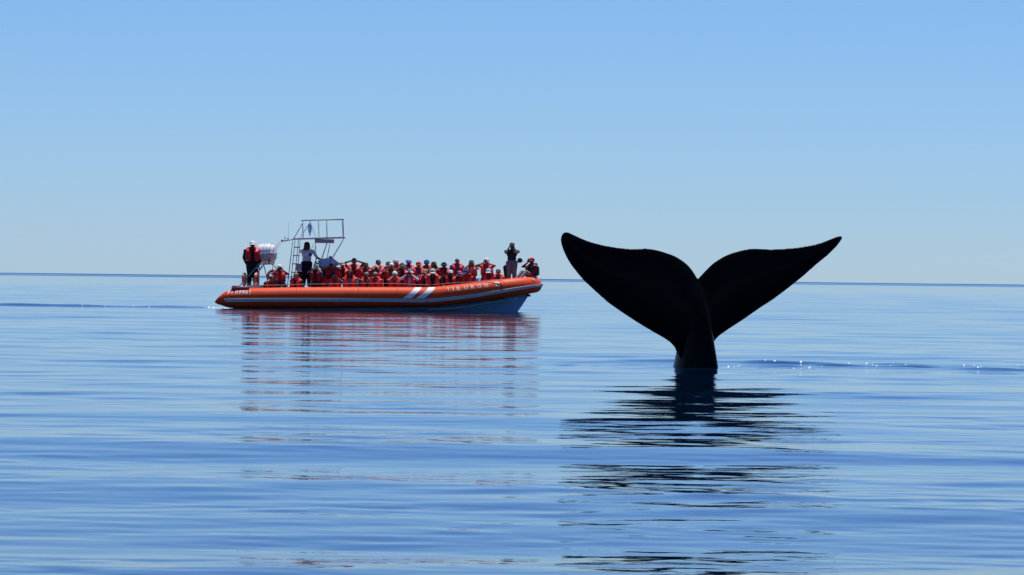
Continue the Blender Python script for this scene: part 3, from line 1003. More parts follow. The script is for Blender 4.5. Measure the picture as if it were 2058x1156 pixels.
def make_pose(name, pelvis_z=0.93, leg_r=1.0, lean=4, head_pitch=0, head_turn=0, legs='stand', hands=None, spread=0.11, pelvis_y=0.0, voxel=0.0125):
    """faces -Y, +X is its left hand side in the picture's right; hands: two of (target in chest frame, elbow hint, curl)"""
    prims = []
    def C(a, b, ra, rb, tag_): prims.append(dict(mesh=capsule(a, b, ra, rb), seg=(tuple(a), tuple(b), ra, rb), tag=tag_))
    def E(c, R, rad, tag_): prims.append(dict(mesh=ellipsoid(c, R, rad), ell=(tuple(c), [list(r) for r in R], rad), tag=tag_))
    I3 = Matrix.Identity(3)
    P = Vector((0, pelvis_y, pelvis_z))
    RT = Matrix.Rotation(math.radians(lean), 3, 'X')          # torso pitches forward (towards -Y)
    UP, FW, RX = RT @ Vector((0, 0, 1)), RT @ Vector((0, -1, 0)), Vector((1, 0, 0))
    def T(x, f, u): return P + RX * x + FW * f + UP * u
    E(T(0, 0.0, 0.02), RT, (0.165, 0.115, 0.13), LEGS)
    E(T(0, 0.005, 0.17), RT, (0.150, 0.105, 0.15), SHIRT)
    E(T(0, 0.01, 0.34), RT, (0.172, 0.118, 0.18), SHIRT)
    C(T(-0.15, -0.005, 0.475), T(0.15, -0.005, 0.475), 0.066, 0.066, SHIRT)
    C(T(0, -0.005, 0.50), T(0, 0.02, 0.60), 0.062, 0.054, SKIN)
    RH = Matrix.Rotation(math.radians(head_turn), 3, 'Z') @ Matrix.Rotation(math.radians(head_pitch), 3, 'X')
    HC = T(0, 0.035, 0.70)
    hf, hu, hr = RH @ Vector((0, -1, 0)), RH @ Vector((0, 0, 1)), RH @ Vector((1, 0, 0))
    def Hd(x, f, u): return HC + hr * x + hf * f + hu * u
    E(Hd(0, -0.012, 0.022), RH, (0.076, 0.096, 0.098), SKIN)
    E(Hd(0, 0.022, -0.048), RH, (0.057, 0.070, 0.074), SKIN)
    C(Hd(0, 0.082, 0.012), Hd(0, 0.104, -0.022), 0.010, 0.014, SKIN)      # nose
    C(Hd(-0.03, 0.076, 0.030), Hd(0.03, 0.076, 0.030), 0.011, 0.011, SKIN)  # brow
    C(Hd(-0.018, 0.084, -0.055), Hd(0.018, 0.084, -0.055), 0.009, 0.009, SKIN)  # lips
    for sx in (-1, 1): E(Hd(sx * 0.077, -0.012, -0.005), RH, (0.012, 0.022, 0.033), SKIN)
    # legs
    for sx in (-1, 1):
        hip = P + Vector((sx * 0.09, 0, -0.01))
        if legs == 'stand':
            kn = Vector((sx * spread, pelvis_y - 0.03, pelvis_z * 0.53)); an = Vector((sx * (spread + 0.015), pelvis_y + 0.02, 0.085)); toe = an + Vector((sx * 0.03, -0.17, -0.045))
        elif legs == 'sit':
            kn = P + Vector((sx * 0.13, -0.44, 0.02)); an = Vector((sx * 0.12, kn.y - 0.02, 0.09)); toe = an + Vector((sx * 0.03, -0.17, -0.045))
        elif legs == 'knees':
            kn = P + Vector((sx * 0.11, -0.36, 0.26)); an = P + Vector((sx * 0.10, -0.62, -0.05)); toe = an + Vector((sx * 0.02, -0.16, -0.05))
        C(hip, kn, 0.090 * leg_r, 0.066 * leg_r, LEGS); C(kn, an, 0.066 * leg_r, 0.052 * leg_r, LEGS)
        E(kn.lerp(an, 0.3) + Vector((0, 0.018, 0)), I3, (0.052, 0.052, 0.10), LEGS)
        C(an + Vector((0, 0.03, -0.04)), toe, 0.043, 0.036, SHOES)
    # arms
    grips = []
    for sx, hd in zip((-1, 1), hands):
        sh = T(sx * 0.195, 0.0, 0.46)
        tx, tf, tu = hd['to']
        wr = (Hd(tx, tf, tu) if hd.get('head') else T(tx, tf, tu))
        hint = Vector(hd['elbow'])
        la, lf = 0.285, 0.255
        d = wr - sh; D = d.length
        if D > la + lf - 0.005: wr = sh + d * ((la + lf - 0.005) / D); d = wr - sh; D = d.length
        x = (la * la - lf * lf + D * D) / (2 * D); h = math.sqrt(max(0, la * la - x * x))
        dn = d.normalized()
        hp = (hint - dn * hint.dot(dn)).normalized()
        el = sh + dn * x + hp * h
        C(sh, el, 0.058, 0.045, SHIRT); C(el, wr, 0.043, 0.029, FORE)
        E(sh, I3, (0.068, 0.066, 0.070), SHIRT)
        # hand: flat palm, four bent fingers of different length, thumb from the side
        hdir = Vector(hd.get('dir', (wr - el).normalized())).normalized()
        across = Vector(hd.get('across', hdir.cross(Vector((0, 1, 0))))).normalized()
        across = (across - hdir * across.dot(hdir)).normalized()
        nrm = hdir.cross(across).normalized()
        if nrm.dot(Vector(hd.get('palm', (0, 1, 0)))) < 0: nrm = -nrm
        Rh = Matrix((across, nrm, hdir)).transposed()
        pc = wr + hdir * 0.05
        E(pc, Rh, (0.042, 0.019, 0.058), SKIN)
        cu = hd.get('curl', 0.6)
        for q, (off, ln) in enumerate(((-0.030, 0.060), (-0.010, 0.072), (0.010, 0.068), (0.029, 0.052))):
            r0 = wr + hdir * 0.085 + across * off
            d1 = (hdir * math.cos(cu * 0.7) + nrm * math.sin(cu * 0.7)).normalized()
            d2 = (hdir * math.cos(cu * 1.8) + nrm * math.sin(cu * 1.8)).normalized()
            m1 = r0 + d1 * ln * 0.55; m2 = m1 + d2 * ln * 0.5
            C(r0, m1, 0.0105, 0.0098, SKIN); C(m1, m2, 0.0098, 0.0085, SKIN)
        ts = hd.get('thumb', 1)
        t0 = wr + hdir * 0.035 + across * 0.036 * ts
        t1 = t0 + (across * ts * 0.7 + hdir * 0.7 + nrm * 0.3).normalized() * 0.035
        t2 = t1 + (hdir * 0.8 + nrm * 0.5).normalized() * 0.028
        C(t0, t1, 0.0125, 0.011, SKIN); C(t1, t2, 0.011, 0.009, SKIN)
        grips.append(pc + nrm * 0.02)
    po = Pose()
    po.me = fuse('body_' + name, prims, voxel, 2, True)
    for k in range(5): po.me.materials.append(None)
    po.top = (Hd(0, -0.012, 0.122)).z
    MH = RH.to_4x4(); MH.translation = HC; po.head = MH
    MT = RT.to_4x4(); MT.translation = T(0, 0, 0.30); po.torso = MT
    po.HC = HC
    po.grip = (grips[0] + grips[1]) / 2; po.gripR = grips[0]; po.gripL = grips[1]
    return po

def hand(to, elbow, head=False, **k): return dict(to=to, elbow=elbow, head=head, **k)
# both hands up at the face round a camera
def cam_hands(u=-0.03, out=1.0, f=0.165):
    return [hand((-0.085, f - 0.01, u - 0.055), (-out, 0.10, -0.9), True, dir=(0.25, -0.25, 0.9), across=(0.2, -1, 0), palm=(1, 0, 0), curl=0.75, thumb=-1),
            hand((0.085, f - 0.01, u - 0.055), (out, 0.10, -0.9), True, dir=(-0.25, -0.25, 0.9), across=(0.2, 1, 0), palm=(-1, 0, 0), curl=0.75, thumb=1)]
def high_hands():
    return [hand((-0.075, 0.13, 0.05), (-1, 0.0, -0.42), True, dir=(0.7, -0.3, 0.6), across=(0.2, -1, 0), palm=(1, 0, -0.2), curl=0.7, thumb=-1),
            hand((0.075, 0.13, 0.05), (1, 0.0, -0.42), True, dir=(-0.7, -0.3, 0.6), across=(0.2, 1, 0), palm=(-1, 0, -0.2), curl=0.7, thumb=1)]
def down(side, f=0.08): return hand((side * 0.24, f, -0.06), (side * 0.4, 0.9, -0.3), dir=(0, -0.2, -1), across=(0, -1, 0), palm=(-side, 0, 0), curl=0.45, thumb=1)
def lap(side): return hand((side * 0.12, 0.30, 0.02), (side * 0.9, 0.5, -0.6), dir=(-side * 0.4, -0.9, -0.2), across=(1, 0, 0), palm=(0, 0, -1), curl=0.5, thumb=-side)
def reach(side): return hand((side * 0.26, 0.36, 0.0), (side * 0.9, 0.3, -0.5), dir=(side * 0.3, -0.6, -0.7), across=(1, 0, 0), palm=(0, 0, -1), curl=0.9, thumb=-side)
def face(side): return hand((side * 0.075, 0.10, -0.05), (side * 0.7, 0.2, -0.9), True, dir=(-side * 0.3, -0.1, 0.9), across=(0, -1, 0.1), palm=(-side, 0, 0), curl=0.7, thumb=1)
POSES = {}
def pose(n, **k): POSES[n] = make_pose(n, **k)
pose('stand_camera', hands=cam_hands(out=0.8))
pose('stand_camera_wide', hands=cam_hands(out=1.7), lean=7)
pose('stand_high', hands=high_hands(), lean=2)
pose('stand_rest', hands=[down(-1), lap(1)], lean=5, head_turn=8)
pose('stand_lean', hands=[lap(-1), reach(1)], lean=22, head_pitch=4)
pose('sit_camera', hands=cam_hands(out=0.9), legs='sit', pelvis_z=0.50, lean=10)
pose('sit_camera_wide', hands=cam_hands(out=1.8), legs='sit', pelvis_z=0.50, lean=8)
pose('sit_rest', hands=[lap(-1), reach(1)], legs='sit', pelvis_z=0.50, lean=14, head_turn=-6)
pose('sit_lean', hands=[reach(-1), reach(1)], legs='sit', pelvis_z=0.50, lean=30, head_pitch=10)
pose('sit_hand_up', hands=[face(-1), reach(1)], legs='sit', pelvis_z=0.50, lean=16, head_turn=10)
pose('pockets', hands=[hand((-0.195, 0.09, -0.02), (-0.45, 0.9, -0.1), dir=(0.3, -0.35, -0.9), across=(0, -1, 0), palm=(1, 0, 0), curl=0.4, thumb=1),
                       hand((0.195, 0.09, -0.02), (0.45, 0.9, -0.1), dir=(-0.3, -0.35, -0.9), across=(0, -1, 0), palm=(-1, 0, 0), curl=0.4, thumb=1)], lean=2, spread=0.075, leg_r=1.22)
pose('pilot', hands=[face(-1), hand((0.50, 0.16, 0.12), (0.3, 0.6, -0.9), dir=(0.9, -0.3, -0.2), across=(0, -1, 0), palm=(0, 0, -1), curl=0.8, thumb=1)], lean=3, head_turn=14, spread=0.07, leg_r=1.15)
pose('bow_camera', hands=cam_hands(out=0.42), lean=-1, spread=0.085, leg_r=1.2)
pose('stoop', hands=[hand((-0.16, 0.42, 0.16), (-0.4, 0.6, -0.5), dir=(0, -0.3, -1), across=(1, 0, 0), palm=(0, 1, 0), curl=0.4),
                     hand((0.16, 0.42, 0.16), (0.4, 0.6, -0.5), dir=(0, -0.3, -1), across=(1, 0, 0), palm=(0, 1, 0), curl=0.4)], lean=58, head_pitch=24)
pose('bow_sit', hands=[face(-1), lap(1)], legs='knees', pelvis_z=0.12, lean=2, head_turn=20)

# ---- life vest: two padded fronts, padded back, thick collar, belt
def make_vest():
    pr = []
    def E(c, rad, e=0.7, ry=0):
        R = Matrix.Rotation(ry, 3, 'Z')
        pr.append(dict(mesh=ellipsoid(Vector(c), R, rad, 20, 14, e)))
    for sx in (-1, 1):
        E((sx * 0.118, -0.125, -0.03), (0.080, 0.062, 0.215), 0.66)
        E((sx * 0.150, -0.02, 0.185), (0.075, 0.110, 0.055), 0.8)
        E((sx * 0.175, 0.0, -0.06), (0.040, 0.110, 0.15), 0.8)
        pr.append(dict(mesh=capsule((sx * 0.095, -0.155, 0.10), (sx * 0.120, -0.02, 0.245), 0.050, 0.058)))
        pr.append(dict(mesh=capsule((sx * 0.120, -0.02, 0.245), (sx * 0.050, 0.095, 0.265), 0.058, 0.060)))
    pr.append(dict(mesh=capsule((-0.05, 0.095, 0.265), (0.05, 0.095, 0.265), 0.060, 0.060)))
    E((0, 0.125, 0.0), (0.165, 0.050, 0.22), 0.62)
    me = fuse('life_vest', pr, 0.014, 2)
    V, Fc = [], []
    n = 40
    def loop(z0, z1, k):
        o = len(V)
        for z in (z0, z1):
            for g in (0.0, 0.008):
                for i in range(n):
                    t = 2 * math.pi * i / n
                    V.append((math.copysign(abs(math.cos(t)) ** 0.75, math.cos(t)) * (0.214 + g) * k, math.copysign(abs(math.sin(t)) ** 0.75, math.sin(t)) * (0.186 + g) * k, z))
        for i in range(n):
            j = (i + 1) % n
            a0, a1, b0, b1 = o, o + n, o + 2 * n, o + 3 * n
            Fc.extend([(a1 + i, a1 + j, b1 + j, b1 + i), (a0 + i, b0 + i, b0 + j, a0 + j), (b0 + i, b1 + i, b1 + j, b0 + j), (a0 + i, a0 + j, a1 + j, a1 + i)])
    loop(-0.155, -0.115, 1.0)
    belt = mesh('belt', V, Fc)
    return me, belt
VEST, BELT = make_vest()
# ---- hats and hair in the head frame (face to -Y, crown +Z)
def shell(keep, rad, c=(0, 0.012, 0.022), n=26, k=18, th=0.006):
    bm = bmesh.new()
    vs_ = {}
    def P(i, j):
        key = (i % n, j)
        if key not in vs_:
            ph = math.pi * j / k; t = 2 * math.pi * i / n
            vs_[key] = bm.verts.new((c[0] + rad[0] * math.sin(ph) * math.cos(t), c[1] + rad[1] * math.sin(ph) * math.sin(t), c[2] + rad[2] * math.cos(ph)))
        return vs_[key]
    for j in range(k):
        for i in range(n):
            ph = math.pi * (j + 0.5) / k; t = 2 * math.pi * (i + 0.5) / n
            d = (math.sin(ph) * math.cos(t), math.sin(ph) * math.sin(t), math.cos(ph))
            if not keep(d): continue
            q = [P(i, j), P(i, j + 1), P(i + 1, j + 1), P(i + 1, j)]
            q2 = []
            for v in q:
                if v not in q2: q2.append(v)
            if j == 0: q2 = [P(i, 0), P(i, 1), P(i + 1, 1)]
            try: bm.faces.new(q2)
            except ValueError: pass
    bmesh.ops.remove_doubles(bm, verts=bm.verts, dist=1e-5)
    bmesh.ops.recalc_face_normals(bm, faces=bm.faces)
    bmesh.ops.solidify(bm, geom=bm.faces[:], thickness=-th)
    me = bpy.data.meshes.new('shell'); bm.to_mesh(me); bm.free(); smooth(me)
    return me
cap_dome = shell(lambda d: d[2] > 0.06, (0.088, 0.108, 0.112), (0, 0.012, 0.030))
cap_dome.name = 'cap'
def visor_mesh():
    V, Fc = [], []
    nu, nv = 14, 5
    for j in range(nv + 1):
        for i in range(nu + 1):
            t = math.pi * (0.10 + 0.80 * i / nu); w = j / nv
            x = math.cos(t) * 0.088; y = -math.sin(t) * 0.106 + 0.012
            V.append((x * (1 + 0.06 * w), y - 0.085 * w * math.sin(t) ** 0.7, 0.040 - 0.034 * w - 0.025 * (x / 0.088) ** 2 * w))
    for j in range(nv):
        for i in range(nu):
            a = j * (nu + 1) + i
            Fc.append((a, a + 1, a + nu + 2, a + nu + 1))
    me = mesh('visor', V, Fc)
    bm = bmesh.new(); bm.from_mesh(me); bmesh.ops.solidify(bm, geom=bm.faces[:], thickness=0.006); bm.to_mesh(me); bm.free(); smooth(me)
    return me
VISOR = visor_mesh()
def brim_mesh():
    V, Fc = [], []
    n = 30
    for w, z in ((1.0, 0.045), (1.25, 0.02), (1.5, 0.0)):
        for i in range(n):
            t = 2 * math.pi * i / n
            V.append((math.cos(t) * 0.088 * w, math.sin(t) * 0.106 * w + 0.012, z))
    for j in range(2):
        for i in range(n):
            i2 = (i + 1) % n
            Fc.append((j * n + i, j * n + i2, (j + 1) * n + i2, (j + 1) * n + i))
    me = mesh('brim', V, Fc)
    bm = bmesh.new(); bm.from_mesh(me); bmesh.ops.solidify(bm, geom=bm.faces[:], thickness=0.006); bm.to_mesh(me); bm.free(); smooth(me)
    return me
BRIM = brim_mesh()
def hair_mesh(kind):
    if kind == 'short':
        pr = [dict(mesh=ellipsoid((0, 0.022, 0.045), Matrix.Identity(3), (0.084, 0.098, 0.092)))]
        cut = lambda v: not (v.y < -0.055 and v.z < 0.075) and v.z > -0.045
    else:
        pr = [dict(mesh=ellipsoid((0, 0.024, 0.040), Matrix.Identity(3), (0.090, 0.104, 0.100))), dict(mesh=ellipsoid((0, 0.07, -0.09), Matrix.Identity(3), (0.088, 0.050, 0.14)))]
        for sx in (-1, 1): pr.append(dict(mesh=ellipsoid((sx * 0.078, 0.02, -0.075), Matrix.Identity(3), (0.026, 0.050, 0.115))))
        cut = lambda v: not (v.y < -0.050 and v.z < 0.075 and abs(v.x) < 0.062)
    me = fuse('hair', pr, 0.013, 1)
    bm = bmesh.new(); bm.from_mesh(me)
    r_ = random.Random(3)
    for v in bm.verts: v.co += v.normal * r_.uniform(-0.004, 0.006)
    bmesh.ops.delete(bm, geom=[v for v in bm.verts if not cut(v.co)], context='VERTS')
    bm.to_mesh(me); bm.free(); smooth(me)
    return me
HAIR = {k: hair_mesh(k) for k in ('short', 'long')}
EYES = [mesh('eye', *ellipsoid((sx * 0.031, -0.083, 0.008), Matrix.Identity(3), (0.013, 0.009, 0.008), 8, 6)) for sx in (-1, 1)]
def shades_mesh():
    V, Fc = [], []
    for sx in (-1, 1):
        v, f = ellipsoid((sx * 0.034, -0.094, 0.008), Matrix.Identity(3), (0.030, 0.010, 0.020), 12, 8)
        o = len(V); V += v; Fc += [tuple(i + o for i in q) for q in f]
        v, f = capsule((sx * 0.06, -0.088, 0.012), (sx * 0.086, 0.0, 0.012), 0.004, 0.004, 6, 3)
        o = len(V); V += v; Fc += [tuple(i + o for i in q) for q in f]
    return mesh('sunglasses', V, Fc)
SHADES = shades_mesh()

_pm = {}
def pm(col, rough=0.75, name='cloth', noise=0.12, nscale=14):
    key = (tuple(round(c, 3) for c in col), rough, name)
    if key not in _pm: _pm[key] = mat(name, col, rough, 0.3, noise=noise, nscale=nscale)
    return _pm[key]
SK = dict(light=(0.30, 0.185, 0.14), tan=(0.17, 0.10, 0.072), brown=(0.085, 0.050, 0.038))
HAIRC = dict(black=(0.012, 0.010, 0.010), brown=(0.05, 0.028, 0.016), blond=(0.34, 0.23, 0.11), grey=(0.26, 0.25, 0.24))
RED = (0.62, 0.016, 0.026); ORG = (0.70, 0.050, 0.034)
def put(name, me, m, parent, M4):
    o = bpy.data.objects.new(name, me); COL.objects.link(o)
    if len(me.materials) == 0: me.materials.append(None)
    o.material_slots[0].link = 'OBJECT'; o.material_slots[0].material = m
    o.parent = parent; o.matrix_local = M4
    return o
def person(label, px, top, dy, pose_, yaw=0, skin='tan', shirt=(0.02, 0.02, 0.025), fore=None, legs=(0.02, 0.022, 0.03), hat=None, hair=None, vest=RED, glasses=False, floor=None, scale=None, group='passengers', belt=(0.03, 0.025, 0.03), bulk=1.26):
    po = POSES[pose_]
    z_top = B(px, top, dy).z
    fl = (FLOOR if px < 898 else FORE_Z) if floor is None else floor
    if floor is None and px >= 898 and dy < 1.2: dy += 0.25 + 0.5 * float(np.interp(px, TPX, [p_[1] for p_ in path]))
    hat_h = 0.018 if hat else 0.008
    s = (z_top - fl) / (po.top + hat_h) if scale is None else scale
    # the head, not the feet, stands at px
    hx = (Matrix.Rotation(math.radians(yaw), 3, 'Z') @ po.HC)
    base = Bz(px, 0, dy) + ROOT
    if scale is not None: fl = z_top - (po.top + hat_h) * s
    else: fl = fl
    loc = Vector((base.x - hx.x * s * bulk, base.y - hx.y * s * 0.5, fl))
    skm = pm(SK[skin], 0.55, 'skin_' + skin, 0.06)
    shm = pm(shirt); lgm = pm(legs, 0.8)
    b = bpy.data.objects.new('person', po.me); COL.objects.link(b)
    b.location = loc; b.rotation_euler = (0, 0, math.radians(yaw)); b.scale = (s * bulk, s * bulk, s)
    for k, m_ in enumerate((skm, shm, lgm, pm((0.03, 0.028, 0.026), 0.7), skm if fore is None else (shm if fore == 'long' else pm(fore)))):
        b.material_slots[k].link = 'OBJECT'; b.material_slots[k].material = m_
    tag(b, label, 'person', group)
    if vest:
        v = put('life_vest', VEST, pm(vest, 0.45, 'vest_nylon', 0.16, 9), b, po.torso)
        put('belt', BELT, pm(belt, 0.6), v, Matrix.Identity(4))
    if hat:
        col, vis, kind = hat if len(hat) == 3 else (*hat, 'cap')
        c = put('cap' if kind == 'cap' else 'hat', cap_dome, pm(col, 0.8, 'hat_cloth', 0.08), b, po.head)
        put('visor' if kind == 'cap' else 'brim', VISOR if kind == 'cap' else BRIM, pm(vis, 0.8, 'hat_cloth', 0.08), c, Matrix.Identity(4))
    if hair:
        put('hair', HAIR[hair[0]], pm(HAIRC[hair[1]], 0.6, 'hair', 0.25, 40), b, po.head)
    if glasses: put('sunglasses', SHADES, pm((0.006, 0.006, 0.008), 0.2, 'dark_glass'), b, po.head)
    else:
        for e_ in EYES: put('eye', e_, pm((0.03, 0.02, 0.018), 0.3, 'eye'), b, po.head)
    return b, po, s
# ---- hand-held cameras
def camera_thing(who, label, col=(0.015, 0.015, 0.017), kind='camera', grip='both', lens=0.07):
    b, po, s = who
    g = po.grip if grip == 'both' else (po.gripR if grip == 'right' else po.gripL)
    if grip == 'both': g = Vector((0, po.HC.y - 0.175, g.z + 0.035))
    else: g = g + Vector((0.0, -0.01, 0.03))
    Mb = Matrix.Translation(b.location) @ Matrix.Rotation(b.rotation_euler.z, 4, 'Z') @ Matrix.Diagonal((*b.scale, 1))
    root = bpy.data.objects.new('camera' if kind == 'camera' else ('binoculars' if kind == 'binoculars' else 'phone'), None)
    COL.objects.link(root)
    root.matrix_world = Mb @ Matrix.Translation(g)
    tag(root, label, kind, 'cameras held up by passengers')
    m_ = pm(col, 0.4, 'camera_plastic', 0.05)
    dk = pm((0.008, 0.008, 0.010), 0.25, 'lens_black', 0.0)
    if kind == 'camera':
        link('body', boxmesh('body', (-0.066, -0.028, -0.042), (0.066, 0.028, 0.040), 0.010, 2), m_, root)
        link('viewfinder', boxmesh('viewfinder', (-0.024, -0.03, 0.0405), (0.024, 0.026, 0.064), 0.007, 2), m_, root)
        bar('lens', [(0, -0.0285, -0.002), (0, -0.0285 - lens, -0.002), (0, -0.034 - lens, -0.002)], [0.034, 0.036, 0.030], dk, root, 18)
    elif kind == 'phone':
        c = link('case', boxmesh('case', (-0.037, -0.006, -0.06), (0.037, 0.005, 0.075), 0.004, 2), m_, root)
        bar('lens', [(0.02, -0.0065, 0.055), (0.02, -0.010, 0.055)], 0.007, dk, root, 10)
    else:
        for sx in (-1, 1):
            bar('barrel', [(sx * 0.034, 0.05, 0), (sx * 0.034, -0.01, 0), (sx * 0.040, -0.03, 0), (sx * 0.040, -0.085, 0)], [0.020, 0.022, 0.029, 0.030], dk, root, 14)
        link('bridge', boxmesh('bridge', (-0.030, -0.02, -0.010), (0.030, 0.03, 0.010), 0.004, 1), m_, root)

W = (0.72, 0.72, 0.70); BLK = (0.013, 0.013, 0.016); NAVY = (0.015, 0.03, 0.09); GRY = (0.22, 0.22, 0.23)
F1, M1, B1 = 1.00, 1.46, 2.15
AFT, BOW = 0.905, 1.10
# crew and passengers at the stern
person('person in black clothes, red vest and white cap standing hands in pockets at the stern', 507, 484.5, 0.95, 'pockets', 4, 'brown', BLK, 'long', (0.012, 0.012, 0.012), (W, W), vest=RED, floor=AFT, glasses=True, bulk=1.36)
p = person('seated passenger in white cap raising a camera beside the hanging lifebuoy', 562, 532.0, 0.95, 'sit_camera', 8, 'tan', RED, None, (0.03, 0.03, 0.04), (W, W), vest=ORG, floor=AFT - 0.42, scale=0.98)
camera_thing(p, 'black camera held by the seated passenger beside the hanging lifebuoy')
person('hatless passenger bent low in a dark red vest beneath the life raft rack', 547, 555.5, 0.62, 'sit_lean', 22, 'tan', (0.03, 0.02, 0.025), 'long', hair=('short', 'black'), vest=(0.34, 0.012, 0.02), scale=0.90)
person('hatless passenger in black shirt and red vest sitting at the foot of the ladder', 594, 548.5, 0.62, 'sit_rest', -24, 'light', BLK, None, hair=('short', 'blond'), vest=RED, scale=0.93)
pil = person('pilot in white shirt with a hand at the face and an arm on the wheel', 616.6, 486.5, 1.62, 'pilot', 12, 'brown', (0.70, 0.72, 0.80), None, BLK, hair=('long', 'black'), vest=None, floor=AFT, glasses=True, bulk=1.22)
badge = bmesh.new(); bmesh.ops.create_circle(badge, cap_ends=True, radius=0.062, segments=20)
me = bpy.data.meshes.new('shirt_badge'); badge.to_mesh(me); badge.free(); me.materials.append(M['navy'])
bo = bpy.data.objects.new('shirt_badge', me); COL.objects.link(bo); bo.parent = pil[0]
bo.matrix_local = pil[1].torso @ Matrix.Translation((0.085, -0.122, 0.05)) @ Matrix.Rotation(math.radians(78), 4, 'X') @ Matrix.Rotation(math.radians(0), 4, 'Y')
